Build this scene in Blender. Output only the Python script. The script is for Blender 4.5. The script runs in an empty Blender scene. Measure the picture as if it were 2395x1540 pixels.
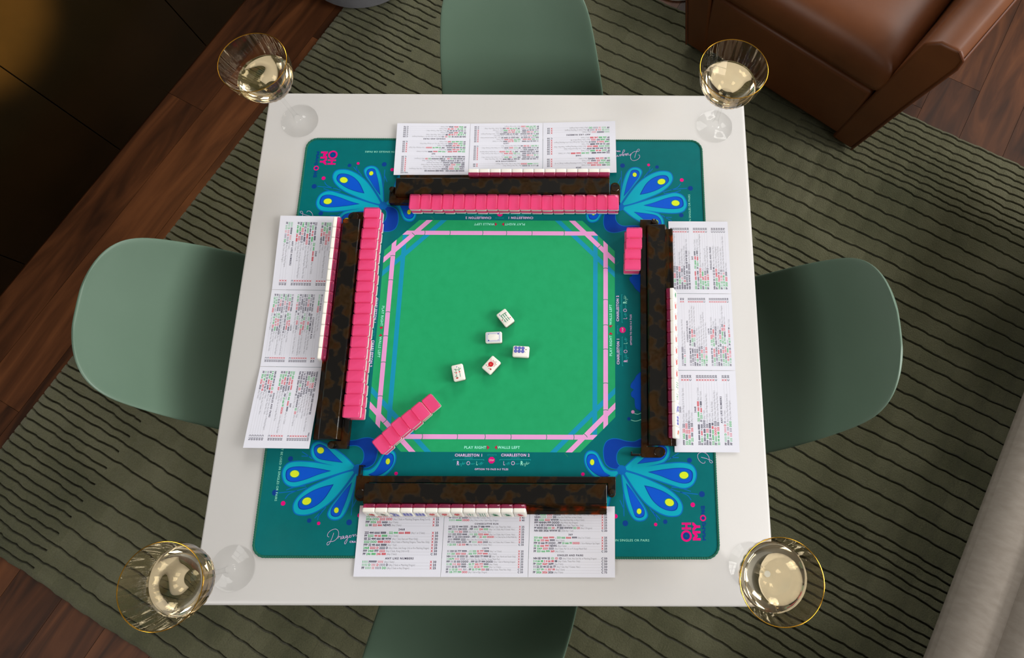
import bpy, math, random
from mathutils import Vector, Matrix, Euler
random.seed(7)
SC = bpy.context.scene
COL = SC.collection
R = math.radians

# ------------------------------------------------------------------ camera
F_PX, W_PX, H_PX = 1435.437, 2395.0, 1540.0
CX, CY = 196.879, -9.877
CAM = Vector((0.18651, -0.29135, 1.87470))
CROT = Euler((0.249271, -0.0041146, 0.0035179), 'XYZ')
cd = bpy.data.cameras.new('camera')
cam = bpy.data.objects.new('camera', cd)
COL.objects.link(cam)
cam.location = CAM
cam.rotation_euler = CROT
cd.sensor_width = 36.0
cd.sensor_fit = 'HORIZONTAL'
cd.lens = 36.0 * F_PX / W_PX
cd.shift_x = -CX / W_PX
cd.shift_y = CY / W_PX
cd.clip_start = 0.02
SC.camera = cam
CM = CROT.to_matrix()

def bp(x, y, z):
    """photo pixel + height of the surface it lies on -> point in the room"""
    d = CM @ Vector(((x - CX - W_PX / 2) / F_PX, -(y - CY - H_PX / 2) / F_PX, -1.0))
    return CAM + d * ((z - CAM.z) / d.z)

# ------------------------------------------------------------------ light
SC.view_settings.view_transform = 'Standard'
SC.view_settings.look = 'None'
SC.view_settings.gamma = 1.0
SC.view_settings.use_curve_mapping = False
SC.view_settings.exposure = -0.15
SC.cycles.max_bounces = 14
SC.cycles.transparent_max_bounces = 24
SC.cycles.transmission_bounces = 12
SC.cycles.sample_clamp_indirect = 6.0

wd = bpy.data.worlds.new('world')
SC.world = wd
wd.use_nodes = True
wd.node_tree.nodes['Background'].inputs[0].default_value = (0.75, 0.85, 1.0, 1)
wd.node_tree.nodes['Background'].inputs[1].default_value = 0.6

# room axes: u runs along the rug's ridges, v across them
UA = math.atan2(-0.479, 0.8779)
UV = Matrix.Rotation(UA, 4, 'Z')
def uv(u, v, z=0.0):
    return UV @ Vector((u, v, z))

U0, U1, V0, V1, ZC = -2.25, 3.7, -2.9, 3.4, 4.3
# windows: (wall, centre along the wall, width, sill, head, watts)
WINDOWS = [('right', 1.55, 2.00, 1.90, 4.10, 265.0),
           ('right', -0.95, 1.60, 1.90, 4.10, 50.0),
           ('back', 1.60, 1.60, 1.90, 4.10, 70.0),
           ('back', -1.35, 1.60, 1.90, 4.10, 120.0),
           ('front', -1.30, 1.60, 1.90, 4.10, 75.0)]  # front window is added to brighten the left of the rug
for wall, c, w, s, h, p in WINDOWS:
    ld = bpy.data.lights.new('window_daylight', 'AREA')
    ld.shape = 'RECTANGLE'
    ld.size = w
    ld.size_y = h - s
    ld.energy = p
    ld.color = (1.0, 0.975, 0.94)
    lo = bpy.data.objects.new('window_daylight', ld)
    COL.objects.link(lo)
    zc = (s + h) / 2
    if wall == 'right':
        lo.matrix_world = UV @ Matrix.Translation((U1 + 0.16, c, zc)) @ Euler((R(90), 0, R(90))).to_matrix().to_4x4()
    elif wall == 'back':
        lo.matrix_world = UV @ Matrix.Translation((c, V1 + 0.16, zc)) @ Euler((R(-90), 0, 0)).to_matrix().to_4x4()
    else:
        lo.matrix_world = UV @ Matrix.Translation((c, V0 - 0.16, zc)) @ Euler((R(90), 0, 0)).to_matrix().to_4x4()

# ------------------------------------------------------------------ materials
def lin(c):
    c = c / 255.0
    return c / 12.92 if c <= 0.04045 else ((c + 0.055) / 1.055) ** 2.4
def rgb(r, g, b):
    return (lin(r), lin(g), lin(b), 1.0)
MATS = {}
def new_mat(name):
    m = bpy.data.materials.new(name)
    m.use_nodes = True
    MATS[name] = m
    nt = m.node_tree
    return m, nt, nt.nodes['Principled BSDF'], nt.nodes['Material Output']
def plain(name, col, rough=0.6, metal=0.0, spec=0.5, coat=0.0):
    if name in MATS:
        return MATS[name]
    m, nt, b, o = new_mat(name)
    b.inputs['Base Color'].default_value = col
    b.inputs['Roughness'].default_value = rough
    b.inputs['Metallic'].default_value = metal
    b.inputs['Specular IOR Level'].default_value = spec
    b.inputs['Coat Weight'].default_value = coat
    b.inputs['Coat Roughness'].default_value = 0.08
    return m
def noise(nt, scale, detail=4.0, coord='Object', sc=(1, 1, 1), rough=0.55):
    tc = nt.nodes.new('ShaderNodeTexCoord')
    mp = nt.nodes.new('ShaderNodeMapping')
    mp.inputs['Scale'].default_value = sc
    nz = nt.nodes.new('ShaderNodeTexNoise')
    nz.inputs['Scale'].default_value = scale
    nz.inputs['Detail'].default_value = detail
    nz.inputs['Roughness'].default_value = rough
    nt.links.new(tc.outputs[coord], mp.inputs[0])
    nt.links.new(mp.outputs[0], nz.inputs['Vector'])
    return nz
def ramp(nt, src, stops):
    r = nt.nodes.new('ShaderNodeValToRGB')
    e = r.color_ramp.elements
    while len(e) < len(stops):
        e.new(0.5)
    for el, (p, c) in zip(e, stops):
        el.position = p
        el.color = c
    nt.links.new(src, r.inputs[0])
    return r
def bump(nt, src, b, strength, dist):
    bm = nt.nodes.new('ShaderNodeBump')
    bm.inputs['Strength'].default_value = strength
    bm.inputs['Distance'].default_value = dist
    nt.links.new(src, bm.inputs['Height'])
    nt.links.new(bm.outputs[0], b.inputs['Normal'])
def mottled(name, c1, c2, scale, rough, bstr=0.0, bdist=0.001, bscale=None, sc=(1, 1, 1), spec=0.5, coat=0.0):
    m, nt, b, o = new_mat(name)
    nz = noise(nt, scale, sc=sc)
    rp = ramp(nt, nz.outputs['Fac'], [(0.3, c1), (0.7, c2)])
    nt.links.new(rp.outputs[0], b.inputs['Base Color'])
    b.inputs['Roughness'].default_value = rough
    b.inputs['Specular IOR Level'].default_value = spec
    b.inputs['Coat Weight'].default_value = coat
    b.inputs['Coat Roughness'].default_value = 0.1
    if bstr:
        n2 = noise(nt, bscale or scale * 6, sc=sc)
        bump(nt, n2.outputs['Fac'], b, bstr, bdist)
    return m

plain('table_white', rgb(212, 210, 208), 0.30, spec=0.25)
mottled('chair_green', rgb(94, 118, 101), rgb(98, 122, 105), 6, 0.42, 0.05, 0.0004, 900)
plain('chair_leg', rgb(60, 52, 44), 0.5)
mottled('mat_teal', rgb(0, 103, 106), rgb(0, 107, 110), 40, 0.45, 0.05, 0.0003, 1500, spec=0.14)
mottled('felt_green', rgb(20, 158, 98), rgb(26, 164, 104), 60, 0.6, 0.05, 0.0003, 1500, spec=0.3)
plain('stitch_green', rgb(0, 92, 72), 0.75)
plain('print_pink', rgb(232, 160, 216), 0.6, spec=0.3)
plain('print_blue_strip', rgb(0, 146, 184), 0.6, spec=0.3)
plain('print_gap', rgb(20, 132, 100), 0.6, spec=0.3)
plain('feather_edge', rgb(0, 104, 186), 0.5, spec=0.18)
plain('feather_light', rgb(0, 166, 190), 0.5, spec=0.18)
plain('feather_blue', rgb(0, 84, 204), 0.5, spec=0.18)
plain('feather_navy', rgb(0, 58, 158), 0.5, spec=0.18)
plain('feather_lime', rgb(212, 232, 40), 0.5, spec=0.18)
plain('feather_ring', rgb(0, 120, 140), 0.5, spec=0.18)
plain('print_magenta', rgb(222, 0, 124), 0.5, spec=0.18)
plain('print_navy', rgb(0, 58, 140), 0.5, spec=0.18)
plain('print_mint', rgb(150, 238, 214), 0.5, spec=0.3)
plain('print_lilac', rgb(222, 190, 236), 0.5, spec=0.3)
plain('print_aqua', rgb(30, 186, 186), 0.5, spec=0.3)
plain('print_crimson', rgb(186, 16, 68), 0.5, spec=0.3)
plain('card_paper', rgb(226, 227, 238), 0.45, spec=0.3)
plain('ink_navy', rgb(28, 28, 62), 0.6, spec=0.2)
plain('ink_green', rgb(36, 172, 84), 0.6, spec=0.2)
plain('ink_red', rgb(206, 28, 48), 0.6, spec=0.2)
plain('ink_grey', rgb(128, 128, 140), 0.6, spec=0.2)
plain('ivory', rgb(244, 241, 232), 0.22, spec=0.5)
plain('engrave_red', rgb(206, 24, 44), 0.4)
plain('engrave_green', rgb(30, 140, 90), 0.4)
plain('engrave_blue', rgb(60, 64, 176), 0.4)
plain('engrave_pale', rgb(150, 160, 214), 0.4)
plain('engrave_grey', rgb(110, 112, 100), 0.4)
plain('engrave_orange', rgb(226, 120, 70), 0.4)
plain('gold', rgb(236, 178, 60), 0.18, metal=1.0)
plain('wall_paint', rgb(96, 92, 86), 0.8)
plain('ceiling_paint', rgb(140, 137, 132), 0.8)
plain('frame_paint', rgb(228, 226, 222), 0.5)
plain('rail_dark', rgb(30, 26, 22), 0.5)
plain('lamp_white', rgb(225, 222, 216), 0.4)
mottled('sofa_fabric', rgb(150, 141, 131), rgb(163, 154, 144), 30, 0.85, 0.35, 0.001, 700, sc=(1, 2.5, 1), spec=0.2)
mottled('pouf_fabric', rgb(98, 98, 102), rgb(112, 112, 116), 14, 0.9, 0.4, 0.001, 300, spec=0.2)
mottled('leather', rgb(96, 52, 22), rgb(108, 60, 27), 7, 0.42, 0.12, 0.0006, 420, spec=0.45)
plain('leather_piping', rgb(92, 48, 24), 0.45)

def tinted(name, tint, body, bodyfac, rough=0.06, ior=1.45):
    """clear acrylic / thin glass: lets light straight through with a tint, mirrors at the surface"""
    m, nt, b, o = new_mat(name)
    nt.nodes.remove(b)
    tr = nt.nodes.new('ShaderNodeBsdfTransparent')
    tr.inputs[0].default_value = tint
    df = nt.nodes.new('ShaderNodeBsdfDiffuse')
    df.inputs[0].default_value = body
    gl = nt.nodes.new('ShaderNodeBsdfGlossy')
    gl.inputs['Roughness'].default_value = rough
    fr = nt.nodes.new('ShaderNodeFresnel')
    gm = nt.nodes.new('ShaderNodeNewGeometry')
    mr = nt.nodes.new('ShaderNodeMapRange')          # same mirror strength from either side of the skin
    mr.inputs['To Min'].default_value = ior
    mr.inputs['To Max'].default_value = 1.0 / ior
    nt.links.new(gm.outputs['Backfacing'], mr.inputs['Value'])
    nt.links.new(mr.outputs[0], fr.inputs[0])
    m1 = nt.nodes.new('ShaderNodeMixShader')
    m1.inputs[0].default_value = bodyfac
    m2 = nt.nodes.new('ShaderNodeMixShader')
    nt.links.new(tr.outputs[0], m1.inputs[1])
    nt.links.new(df.outputs[0], m1.inputs[2])
    nt.links.new(fr.outputs[0], m2.inputs[0])
    nt.links.new(m1.outputs[0], m2.inputs[1])
    nt.links.new(gl.outputs[0], m2.inputs[2])
    nt.links.new(m2.outputs[0], o.inputs[0])
    return m
tinted('pink_acrylic', (1.0, 0.31, 0.56, 1), (1.0, 0.13, 0.36, 1), 0.16, 0.06)
tinted('bowl_glass', (0.93, 0.81, 0.63, 1), (0.5, 0.3, 0.15, 1), 0.0, 0.04, 1.62)
tinted('clear_glass', (0.997, 0.998, 0.997, 1), (0.5, 0.5, 0.5, 1), 0.0, 0.02, 1.33)

m, nt, b, o = new_mat('wine')
b.inputs['Base Color'].default_value = (1.0, 0.96, 0.80, 1)
b.inputs['Transmission Weight'].default_value = 1.0
b.inputs['Roughness'].default_value = 0.0
b.inputs['IOR'].default_value = 1.34
# tortoiseshell acrylic: dark blotches over amber that lets some light through
m, nt, b, o = new_mat('tortoiseshell')
n1 = noise(nt, 42, 3.0, rough=0.4)
r1 = ramp(nt, n1.outputs['Fac'], [(0.45, (0.0045, 0.004, 0.0035, 1)), (0.52, (0.030, 0.018, 0.007, 1)), (0.66, (0.11, 0.058, 0.018, 1))])
nt.links.new(r1.outputs[0], b.inputs['Base Color'])
b.inputs['Roughness'].default_value = 0.14
b.inputs['Specular IOR Level'].default_value = 0.5
tr = nt.nodes.new('ShaderNodeBsdfTransparent')
tr.inputs[0].default_value = (0.92, 0.34, 0.06, 1)
mk = ramp(nt, n1.outputs['Fac'], [(0.47, (0, 0, 0, 1)), (0.60, (0.72, 0.72, 0.72, 1))])
mx = nt.nodes.new('ShaderNodeMixShader')
nt.links.new(mk.outputs[0], mx.inputs[0])
nt.links.new(b.outputs[0], mx.inputs[1])
nt.links.new(tr.outputs[0], mx.inputs[2])
nt.links.new(mx.outputs[0], o.inputs[0])

# rug pile: cell by cell tone (real dye variation), fine fibre relief
m, nt, b, o = new_mat('rug_wool')
tc = nt.nodes.new('ShaderNodeTexCoord')
mp = nt.nodes.new('ShaderNodeMapping')
mp.inputs['Scale'].default_value = (1 / 0.056, 1 / 0.0528, 1)
nt.links.new(tc.outputs['Object'], mp.inputs[0])
fl = nt.nodes.new('ShaderNodeVectorMath')
fl.operation = 'FLOOR'
nt.links.new(mp.outputs[0], fl.inputs[0])
wn = nt.nodes.new('ShaderNodeTexWhiteNoise')
nt.links.new(fl.outputs[0], wn.inputs['Vector'])
nz = noise(nt, 3.2, 5)
nf = noise(nt, 240, 3)
ad = nt.nodes.new('ShaderNodeMath'); ad.operation = 'MULTIPLY_ADD'
ad.inputs[1].default_value = 0.09
nt.links.new(wn.outputs['Value'], ad.inputs[0])
nt.links.new(nz.outputs['Fac'], ad.inputs[2])
ad2 = nt.nodes.new('ShaderNodeMath'); ad2.operation = 'MULTIPLY_ADD'
ad2.inputs[1].default_value = 0.35
nt.links.new(nf.outputs['Fac'], ad2.inputs[0])
nt.links.new(ad.outputs[0], ad2.inputs[2])
rp = ramp(nt, ad2.outputs[0], [(0.45, rgb(70, 72, 52)), (0.72, rgb(91, 91, 69)), (1.0, rgb(112, 111, 88))])
nt.links.new(rp.outputs[0], b.inputs['Base Color'])
b.inputs['Roughness'].default_value = 0.95
b.inputs['Specular IOR Level'].default_value = 0.1
b.inputs['Sheen Weight'].default_value = 0.15
bump(nt, nf.outputs['Fac'], b, 0.8, 0.004)

# dark walnut planks, each board its own tone
m, nt, b, o = new_mat('walnut')
oi = nt.nodes.new('ShaderNodeObjectInfo')
tc = nt.nodes.new('ShaderNodeTexCoord')
mp = nt.nodes.new('ShaderNodeMapping')
mp.inputs['Scale'].default_value = (9, 1.3, 9)
va = nt.nodes.new('ShaderNodeVectorMath'); va.operation = 'ADD'
ml = nt.nodes.new('ShaderNodeVectorMath'); ml.operation = 'SCALE'
cb = nt.nodes.new('ShaderNodeCombineXYZ')
nt.links.new(oi.outputs['Random'], cb.inputs[0])
nt.links.new(oi.outputs['Random'], cb.inputs[1])
nt.links.new(cb.outputs[0], ml.inputs[0])
ml.inputs['Scale'].default_value = 40
nt.links.new(tc.outputs['Object'], va.inputs[0])
nt.links.new(ml.outputs[0], va.inputs[1])
nt.links.new(va.outputs[0], mp.inputs[0])
nz = nt.nodes.new('ShaderNodeTexNoise')
nz.inputs['Scale'].default_value = 1.6
nz.inputs['Detail'].default_value = 7
nz.inputs['Distortion'].default_value = 1.4
nt.links.new(mp.outputs[0], nz.inputs['Vector'])
ad = nt.nodes.new('ShaderNodeMath'); ad.operation = 'MULTIPLY_ADD'
ad.inputs[1].default_value = 0.26
nt.links.new(oi.outputs['Random'], ad.inputs[0])
nt.links.new(nz.outputs['Fac'], ad.inputs[2])
rp = ramp(nt, ad.outputs[0], [(0.4, rgb(46, 25, 12)), (0.62, rgb(76, 43, 22)), (0.85, rgb(104, 62, 34))])
nt.links.new(rp.outputs[0], b.inputs['Base Color'])
b.inputs['Roughness'].default_value = 0.5
b.inputs['Specular IOR Level'].default_value = 0.25
bump(nt, nz.outputs['Fac'], b, 0.15, 0.001)

mottled('cabinet_dark', rgb(26, 18, 6), rgb(32, 22, 8), 5, 0.2, spec=0.3)

# ------------------------------------------------------------------ mesh helpers
class MB:
    def __init__(s):
        s.v, s.f, s.m = [], [], []
    def add(s, vs, fs, mi=0):
        k = len(s.v)
        s.v += [tuple(p) for p in vs]
        s.f += [tuple(i + k for i in f) for f in fs]
        s.m += [mi] * len(fs)
    def poly(s, pts, z=0.0, mi=0):
        s.add([(p[0], p[1], z) for p in pts], [tuple(range(len(pts)))], mi)
    def box(s, x0, x1, y0, y1, z0, z1, mi=0, M=None):
        vs = [Vector((x, y, z)) for z in (z0, z1) for y in (y0, y1) for x in (x0, x1)]
        if M is not None:
            vs = [M @ p for p in vs]
        s.add(vs, [(0, 2, 3, 1), (4, 5, 7, 6), (0, 1, 5, 4), (2, 6, 7, 3), (0, 4, 6, 2), (1, 3, 7, 5)], mi)
    def rings(s, rings, cap0=True, cap1=True, mi=0, closed=True):
        n = len(rings[0])
        vs = [p for r in rings for p in r]
        fs = []
        for i in range(len(rings) - 1):
            for j in range(n if closed else n - 1):
                a, c = i * n + j, i * n + (j + 1) % n
                fs.append((a, c, c + n, a + n))
        if cap0:
            fs.append(tuple(reversed(range(n))))
        if cap1:
            k = (len(rings) - 1) * n
            fs.append(tuple(range(k, k + n)))
        s.add(vs, fs, mi)
    def lathe(s, prof, n=32, mi=0, rib=None, cap0=False, cap1=False):
        rs = []
        for r, z in prof:
            ring = []
            for k in range(n):
                t = 2 * math.pi * k / n
                q = r + (rib(r, z, t) if rib else 0)
                ring.append((q * math.cos(t), q * math.sin(t), z))
            rs.append(ring)
        s.rings(rs, cap0, cap1, mi)
    def tube(s, pts, rad, n=6, mi=0, closed=False):
        pts = [Vector(p) for p in pts]
        N = len(pts)
        rs = []
        for i, p in enumerate(pts):
            a = pts[(i - 1) % N] if (closed or i > 0) else p
            c = pts[(i + 1) % N] if (closed or i < N - 1) else p
            t = (c - a).normalized()
            up = Vector((0, 0, 1)) if abs(t.z) < 0.9 else Vector((1, 0, 0))
            x = t.cross(up).normalized()
            y = x.cross(t)
            r = rad[i] if isinstance(rad, (list, tuple)) else rad
            rs.append([p + (x * math.cos(2 * math.pi * k / n) + y * math.sin(2 * math.pi * k / n)) * r for k in range(n)])
        if closed:
            rs.append(rs[0])
        s.rings(rs, not closed, not closed, mi)
    def build(s, name, mats, parent=None, smooth=False, bevel=0.0, bseg=2, sub=0, angle=35):
        me = bpy.data.meshes.new(name)
        me.from_pydata(s.v, [], s.f)
        if isinstance(mats, str):
            mats = [mats]
        for q in mats:
            me.materials.append(MATS[q])
        if len(mats) > 1:
            me.polygons.foreach_set('material_index', s.m)
        me.validate()
        return obj(name, me, parent, smooth, bevel, bseg, sub, angle)
def obj(name, me, parent=None, smooth=False, bevel=0.0, bseg=2, sub=0, angle=35):
    if smooth:
        me.polygons.foreach_set('use_smooth', [True] * len(me.polygons))
        if angle < 180:
            me.set_sharp_from_angle(angle=R(angle))
    me.update()
    ob = bpy.data.objects.new(name, me)
    COL.objects.link(ob)
    if parent is not None:
        ob.parent = parent
    if bevel:
        md = ob.modifiers.new('bevel', 'BEVEL')
        md.width = bevel
        md.segments = bseg
        md.limit_method = 'ANGLE'
        md.angle_limit = R(40)
        md.harden_normals = False
    if sub:
        md = ob.modifiers.new('subdivision', 'SUBSURF')
        md.levels = md.render_levels = sub
    return ob
def tag(ob, label, cat, group=None):
    ob['label'] = label
    ob['category'] = cat
    if group:
        ob['group'] = group
    return ob
def struct(ob):
    ob['kind'] = 'structure'
    return ob
def thing(name, label, cat, M=None, group=None):
    e = bpy.data.objects.new(name, None)
    e.empty_display_size = 0.02
    COL.objects.link(e)
    if M is not None:
        e.matrix_world = M
    return tag(e, label, cat, group)
def rrect(hx, hy, r, n=4):
    pts = []
    for cx, cy, a0 in ((hx - r, hy - r, 0), (-hx + r, hy - r, 90), (-hx + r, -hy + r, 180), (hx - r, -hy + r, 270)):
        for k in range(n + 1):
            a = R(a0 + 90 * k / n)
            pts.append((cx + r * math.cos(a), cy + r * math.sin(a)))
    return pts
def smooth_loop(pts, n=5, closed=True, sharp=()):
    """Catmull-Rom through the points; indices in sharp stay corners"""
    N = len(pts)
    out = []
    for i in range(N if closed else N - 1):
        p1, p2 = Vector(pts[i]), Vector(pts[(i + 1) % N])
        p0 = Vector(pts[(i - 1) % N]) if (closed or i > 0) else p1
        p3 = Vector(pts[(i + 2) % N]) if (closed or i < N - 2) else p2
        if i in sharp:
            p0 = p1
        if (i + 1) % N in sharp:
            p3 = p2
        for k in range(n):
            t = k / n
            out.append(0.5 * ((2 * p1) + (p2 - p0) * t + (2 * p0 - 5 * p1 + 4 * p2 - p3) * t * t + (3 * p1 - p0 - 3 * p2 + p3) * t ** 3))
    if not closed:
        out.append(Vector(pts[-1]))
    return out
def offset_loop(pts, d):
    N = len(pts)
    area = sum(pts[i][0] * pts[(i + 1) % N][1] - pts[(i + 1) % N][0] * pts[i][1] for i in range(N))
    sg = 1 if area > 0 else -1
    out = []
    for i in range(N):
        t = (Vector(pts[(i + 1) % N][:2]) - Vector(pts[i - 1][:2]))
        if t.length < 1e-9:
            continue
        t.normalize()
        out.append(Vector(pts[i][:2]) + Vector((t.y, -t.x)) * d * sg)
    return out
def ribbon(mb, pts, w, z, mi=0):
    pts = [Vector(p[:2]) for p in pts]
    vs, fs = [], []
    for i, p in enumerate(pts):
        a, c = pts[max(i - 1, 0)], pts[min(i + 1, len(pts) - 1)]
        t = (c - a).normalized() if (c - a).length > 0 else Vector((1, 0))
        n = Vector((-t.y, t.x)) * w / 2
        vs += [(p.x + n.x, p.y + n.y, z), (p.x - n.x, p.y - n.y, z)]
        if i:
            k = 2 * i
            fs.append((k - 2, k - 1, k + 1, k))
    mb.add(vs, fs, mi)
def disc(mb, x, y, rx, ry, z, mi=0, n=18, rot=0.0):
    c, s = math.cos(rot), math.sin(rot)
    mb.poly([(x + rx * math.cos(a) * c - ry * math.sin(a) * s, y + rx * math.cos(a) * s + ry * math.sin(a) * c)
             for a in [2 * math.pi * k / n for k in range(n)]], z, mi)
def clip(poly, hull):
    """polygon clipped to a convex counter-clockwise hull"""
    out = [Vector(p[:2]) for p in poly]
    for i in range(len(hull)):
        a, c = Vector(hull[i]), Vector(hull[(i + 1) % len(hull)])
        e = c - a
        side = lambda p: e.x * (p.y - a.y) - e.y * (p.x - a.x)
        src, out = out, []
        for j in range(len(src)):
            p, q = src[j], src[(j + 1) % len(src)]
            sp, sq = side(p), side(q)
            if sp >= 0:
                out.append(p)
            if sp * sq < 0:
                out.append(p + (q - p) * (sp / (sp - sq)))
        if not out:
            return []
    return out

# ------------------------------------------------------------------ lettering (Blender's built-in font, cached glyph outlines)
CHARS = "ABCDEFGHIJKLMNOPQRSTUVWXYZabcdefghijklmnopqrstuvwxyz0123456789().,+=-"
GL = {}
def make_glyphs():
    tmp = []
    for wt, off in (('r', 0.0), ('b', 0.034)):
        for ch in CHARS:
            for txt in (ch, 'H' + ch + 'H'):
                cu = bpy.data.curves.new('glyph', 'FONT')
                cu.body = txt
                cu.size = 1.0
                cu.offset = off
                cu.resolution_u = 2
                ob = bpy.data.objects.new('glyph', cu)
                COL.objects.link(ob)
                tmp.append((wt, ch, txt, ob))
    hh = {}
    for wt, off in (('r', 0.0), ('b', 0.034)):
        cu = bpy.data.curves.new('glyph', 'FONT')
        cu.body = 'HH'
        cu.offset = off
        ob = bpy.data.objects.new('glyph', cu)
        COL.objects.link(ob)
        hh[wt] = ob
    bpy.context.view_layer.update()
    dg = bpy.context.evaluated_depsgraph_get()
    def width(ob):
        xs = [c[0] for c in ob.evaluated_get(dg).bound_box]
        return max(xs) - min(xs)
    w0 = {k: width(o) for k, o in hh.items()}
    for wt, ch, txt, ob in tmp:
        if len(txt) == 1:
            me = ob.evaluated_get(dg).to_mesh()
            vs = [(p.co.x, p.co.y) for p in me.vertices]
            fs = [tuple(f.vertices) for f in me.polygons]
            GL[wt, ch] = [vs, fs, 0.5]
            ob.evaluated_get(dg).to_mesh_clear()
    for wt, ch, txt, ob in tmp:
        if len(txt) == 3:
            GL[wt, ch][2] = width(ob) - w0[wt]
    for ob in [t[3] for t in tmp] + list(hh.values()):
        cu = ob.data
        bpy.data.objects.remove(ob)
        bpy.data.curves.remove(cu)
    for wt in 'rb':
        GL[wt, ' '] = [[], [], 0.27]
make_glyphs()
def twidth(txt, size, sx=1.0, wt='r', sp=0.0):
    return sum((GL[wt, c][2] + sp) * size * sx for c in txt)
def put(mb, txt, x, y, size, sx=1.0, wt='r', sp=0.0, z=0.0, mi=0, fn=None, shear=0.0):
    for c in txt:
        vs, fs, adv = GL[wt, c]
        if vs:
            pts = [(x + (px + shear * py) * size * sx, y + py * size, z) for px, py in vs]
            if fn:
                pts = [fn(p) for p in pts]
            mb.add(pts, fs, mi)
        x += (adv + sp) * size * sx
    return x
def put_fit(mb, txt, x0, x1, y, size, **k):
    w = twidth(txt, size, 1.0, k.get('wt', 'r'), k.get('sp', 0.0))
    put(mb, txt, x0, y, size, sx=(x1 - x0) / w, **k)

# ------------------------------------------------------------------ the room
def wall_with_windows(name, horiz, c0, c1, pos, wins, mat='wall_paint'):
    mb = MB()
    t = 0.14
    def seg(a, c, z0, z1):
        if horiz:
            mb.box(a, c, pos, pos + t, z0, z1, M=UV)
        else:
            mb.box(pos, pos + t, a, c, z0, z1, M=UV)
    x = c0
    for c, w, s, h in sorted(wins):
        seg(x, c - w / 2, 0, ZC)
        seg(c - w / 2, c + w / 2, 0, s)
        seg(c - w / 2, c + w / 2, h, ZC)
        x = c + w / 2
    seg(x, c1, 0, ZC)
    return struct(mb.build(name, mat))
wall_with_windows('wall_right', False, V0 - 0.14, V1 + 0.14, U1, [(c, w, s, h) for k, c, w, s, h, p in WINDOWS if k == 'right'])
wall_with_windows('wall_back', True, U0, U1, V1, [(c, w, s, h) for k, c, w, s, h, p in WINDOWS if k == 'back'])
mb = MB(); mb.box(U0 - 0.14, U0, V0 - 0.14, V1 + 0.14, 0, ZC, M=UV); struct(mb.build('wall_left', 'wall_paint'))
wall_with_windows('wall_front', True, U0, U1, V0 - 0.14, [(c, w, s, h) for k, c, w, s, h, p in WINDOWS if k == 'front'])
mb = MB(); mb.box(U0 - 0.14, U1 + 0.14, V0 - 0.14, V1 + 0.14, ZC, ZC + 0.1, M=UV); struct(mb.build('ceiling', 'ceiling_paint'))
for i, (wall, c, w, s, h, p) in enumerate(WINDOWS):
    mb = MB()
    fw = 0.05
    def bar(a, c2, z0, z1):
        if wall == 'right':
            mb.box(U1 + 0.03, U1 + 0.09, a, c2, z0, z1, M=UV)
        else:
            vv = V1 + 0.03 if wall == 'back' else V0 - 0.09
            mb.box(a, c2, vv, vv + 0.06, z0, z1, M=UV)
    bar(c - w / 2, c - w / 2 + fw, s, h); bar(c + w / 2 - fw, c + w / 2, s, h)
    bar(c - w / 2, c + w / 2, s, s + fw); bar(c - w / 2, c + w / 2, h - fw, h)
    bar(c - 0.018, c + 0.018, s, h)
    for k in (1, 2):
        zz = s + (h - s) * k / 3
        bar(c - w / 2, c + w / 2, zz - 0.015, zz + 0.015)
    struct(mb.build('window_%d' % (i + 1), 'frame_paint'))

# floor: walnut boards running across the room, each one a piece
fl = MB()
fl.box(U0, U1, V0, V1, -0.04, -0.0125)
fl = struct(fl.build('floor', 'rail_dark'))
fl.matrix_world = UV
BW, BL = 0.155, 1.25
pm = MB()
pm.box(-BW / 2 + 0.0006, BW / 2 - 0.0006, -BL / 2 + 0.0006, BL / 2 - 0.0006, -0.0125, 0.0)
pme = None
i = 0
u = U0 + BW / 2
while u < U1:
    v = V0 - random.uniform(0.1, 1.0) + BL / 2
    while v < V1 + BL / 2:
        if v - BL / 2 > V0 - 1.2:
            if pme is None:
                q = pm.build('plank', 'walnut', fl, bevel=0.0)
                pme = q.data
            else:
                q = bpy.data.objects.new('plank', pme)
                COL.objects.link(q)
                q.parent = fl
            lo, hi = max(v - BL / 2, V0), min(v + BL / 2, V1)
            q.location = (u, (lo + hi) / 2, 0)
            q.scale = (1, max((hi - lo) / BL, 0.02), 1)
        v += BL
    u += BW

# ------------------------------------------------------------------ rug with carved ridges
RU0, RU1, RV0, RV1 = -1.29, 2.35, -1.17, 1.435
PITCH = 0.0528
def dense(u, v):
    k = math.floor((v - RV0) / PITCH)
    if u < -0.975:
        return True
    if u > 0.35 and v > 1.16:
        return True
    if 0.40 < u < 0.70 and 0.35 < v < 0.80:
        return True
    if u > 0.62 and -0.35 < v < 0.12 and k % 3:
        return True
    if u > 0.1 and v < -0.72 and k % 4:
        return True
    return False
rm = MB()
us = []
u = RU0
while u < RU1:
    us.append(u)
    u += 0.0115
us.append(RU1)
vs_ = []
nrow = int(round((RV1 - RV0) / (PITCH / 2)))
for r in range(nrow + 1):
    v = RV0 + r * PITCH / 2
    for d in (-0.0036, -0.0023, 0.0, 0.0023, 0.0036, 0.0132):
        if RV0 <= v + d <= RV1:
            vs_.append((v + d, r, abs(d)))
wob = [(random.uniform(5, 13), random.uniform(0, 6), random.uniform(18, 34), random.uniform(0, 6)) for _ in range(nrow + 2)]
pile = 0.013
verts = []
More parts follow.
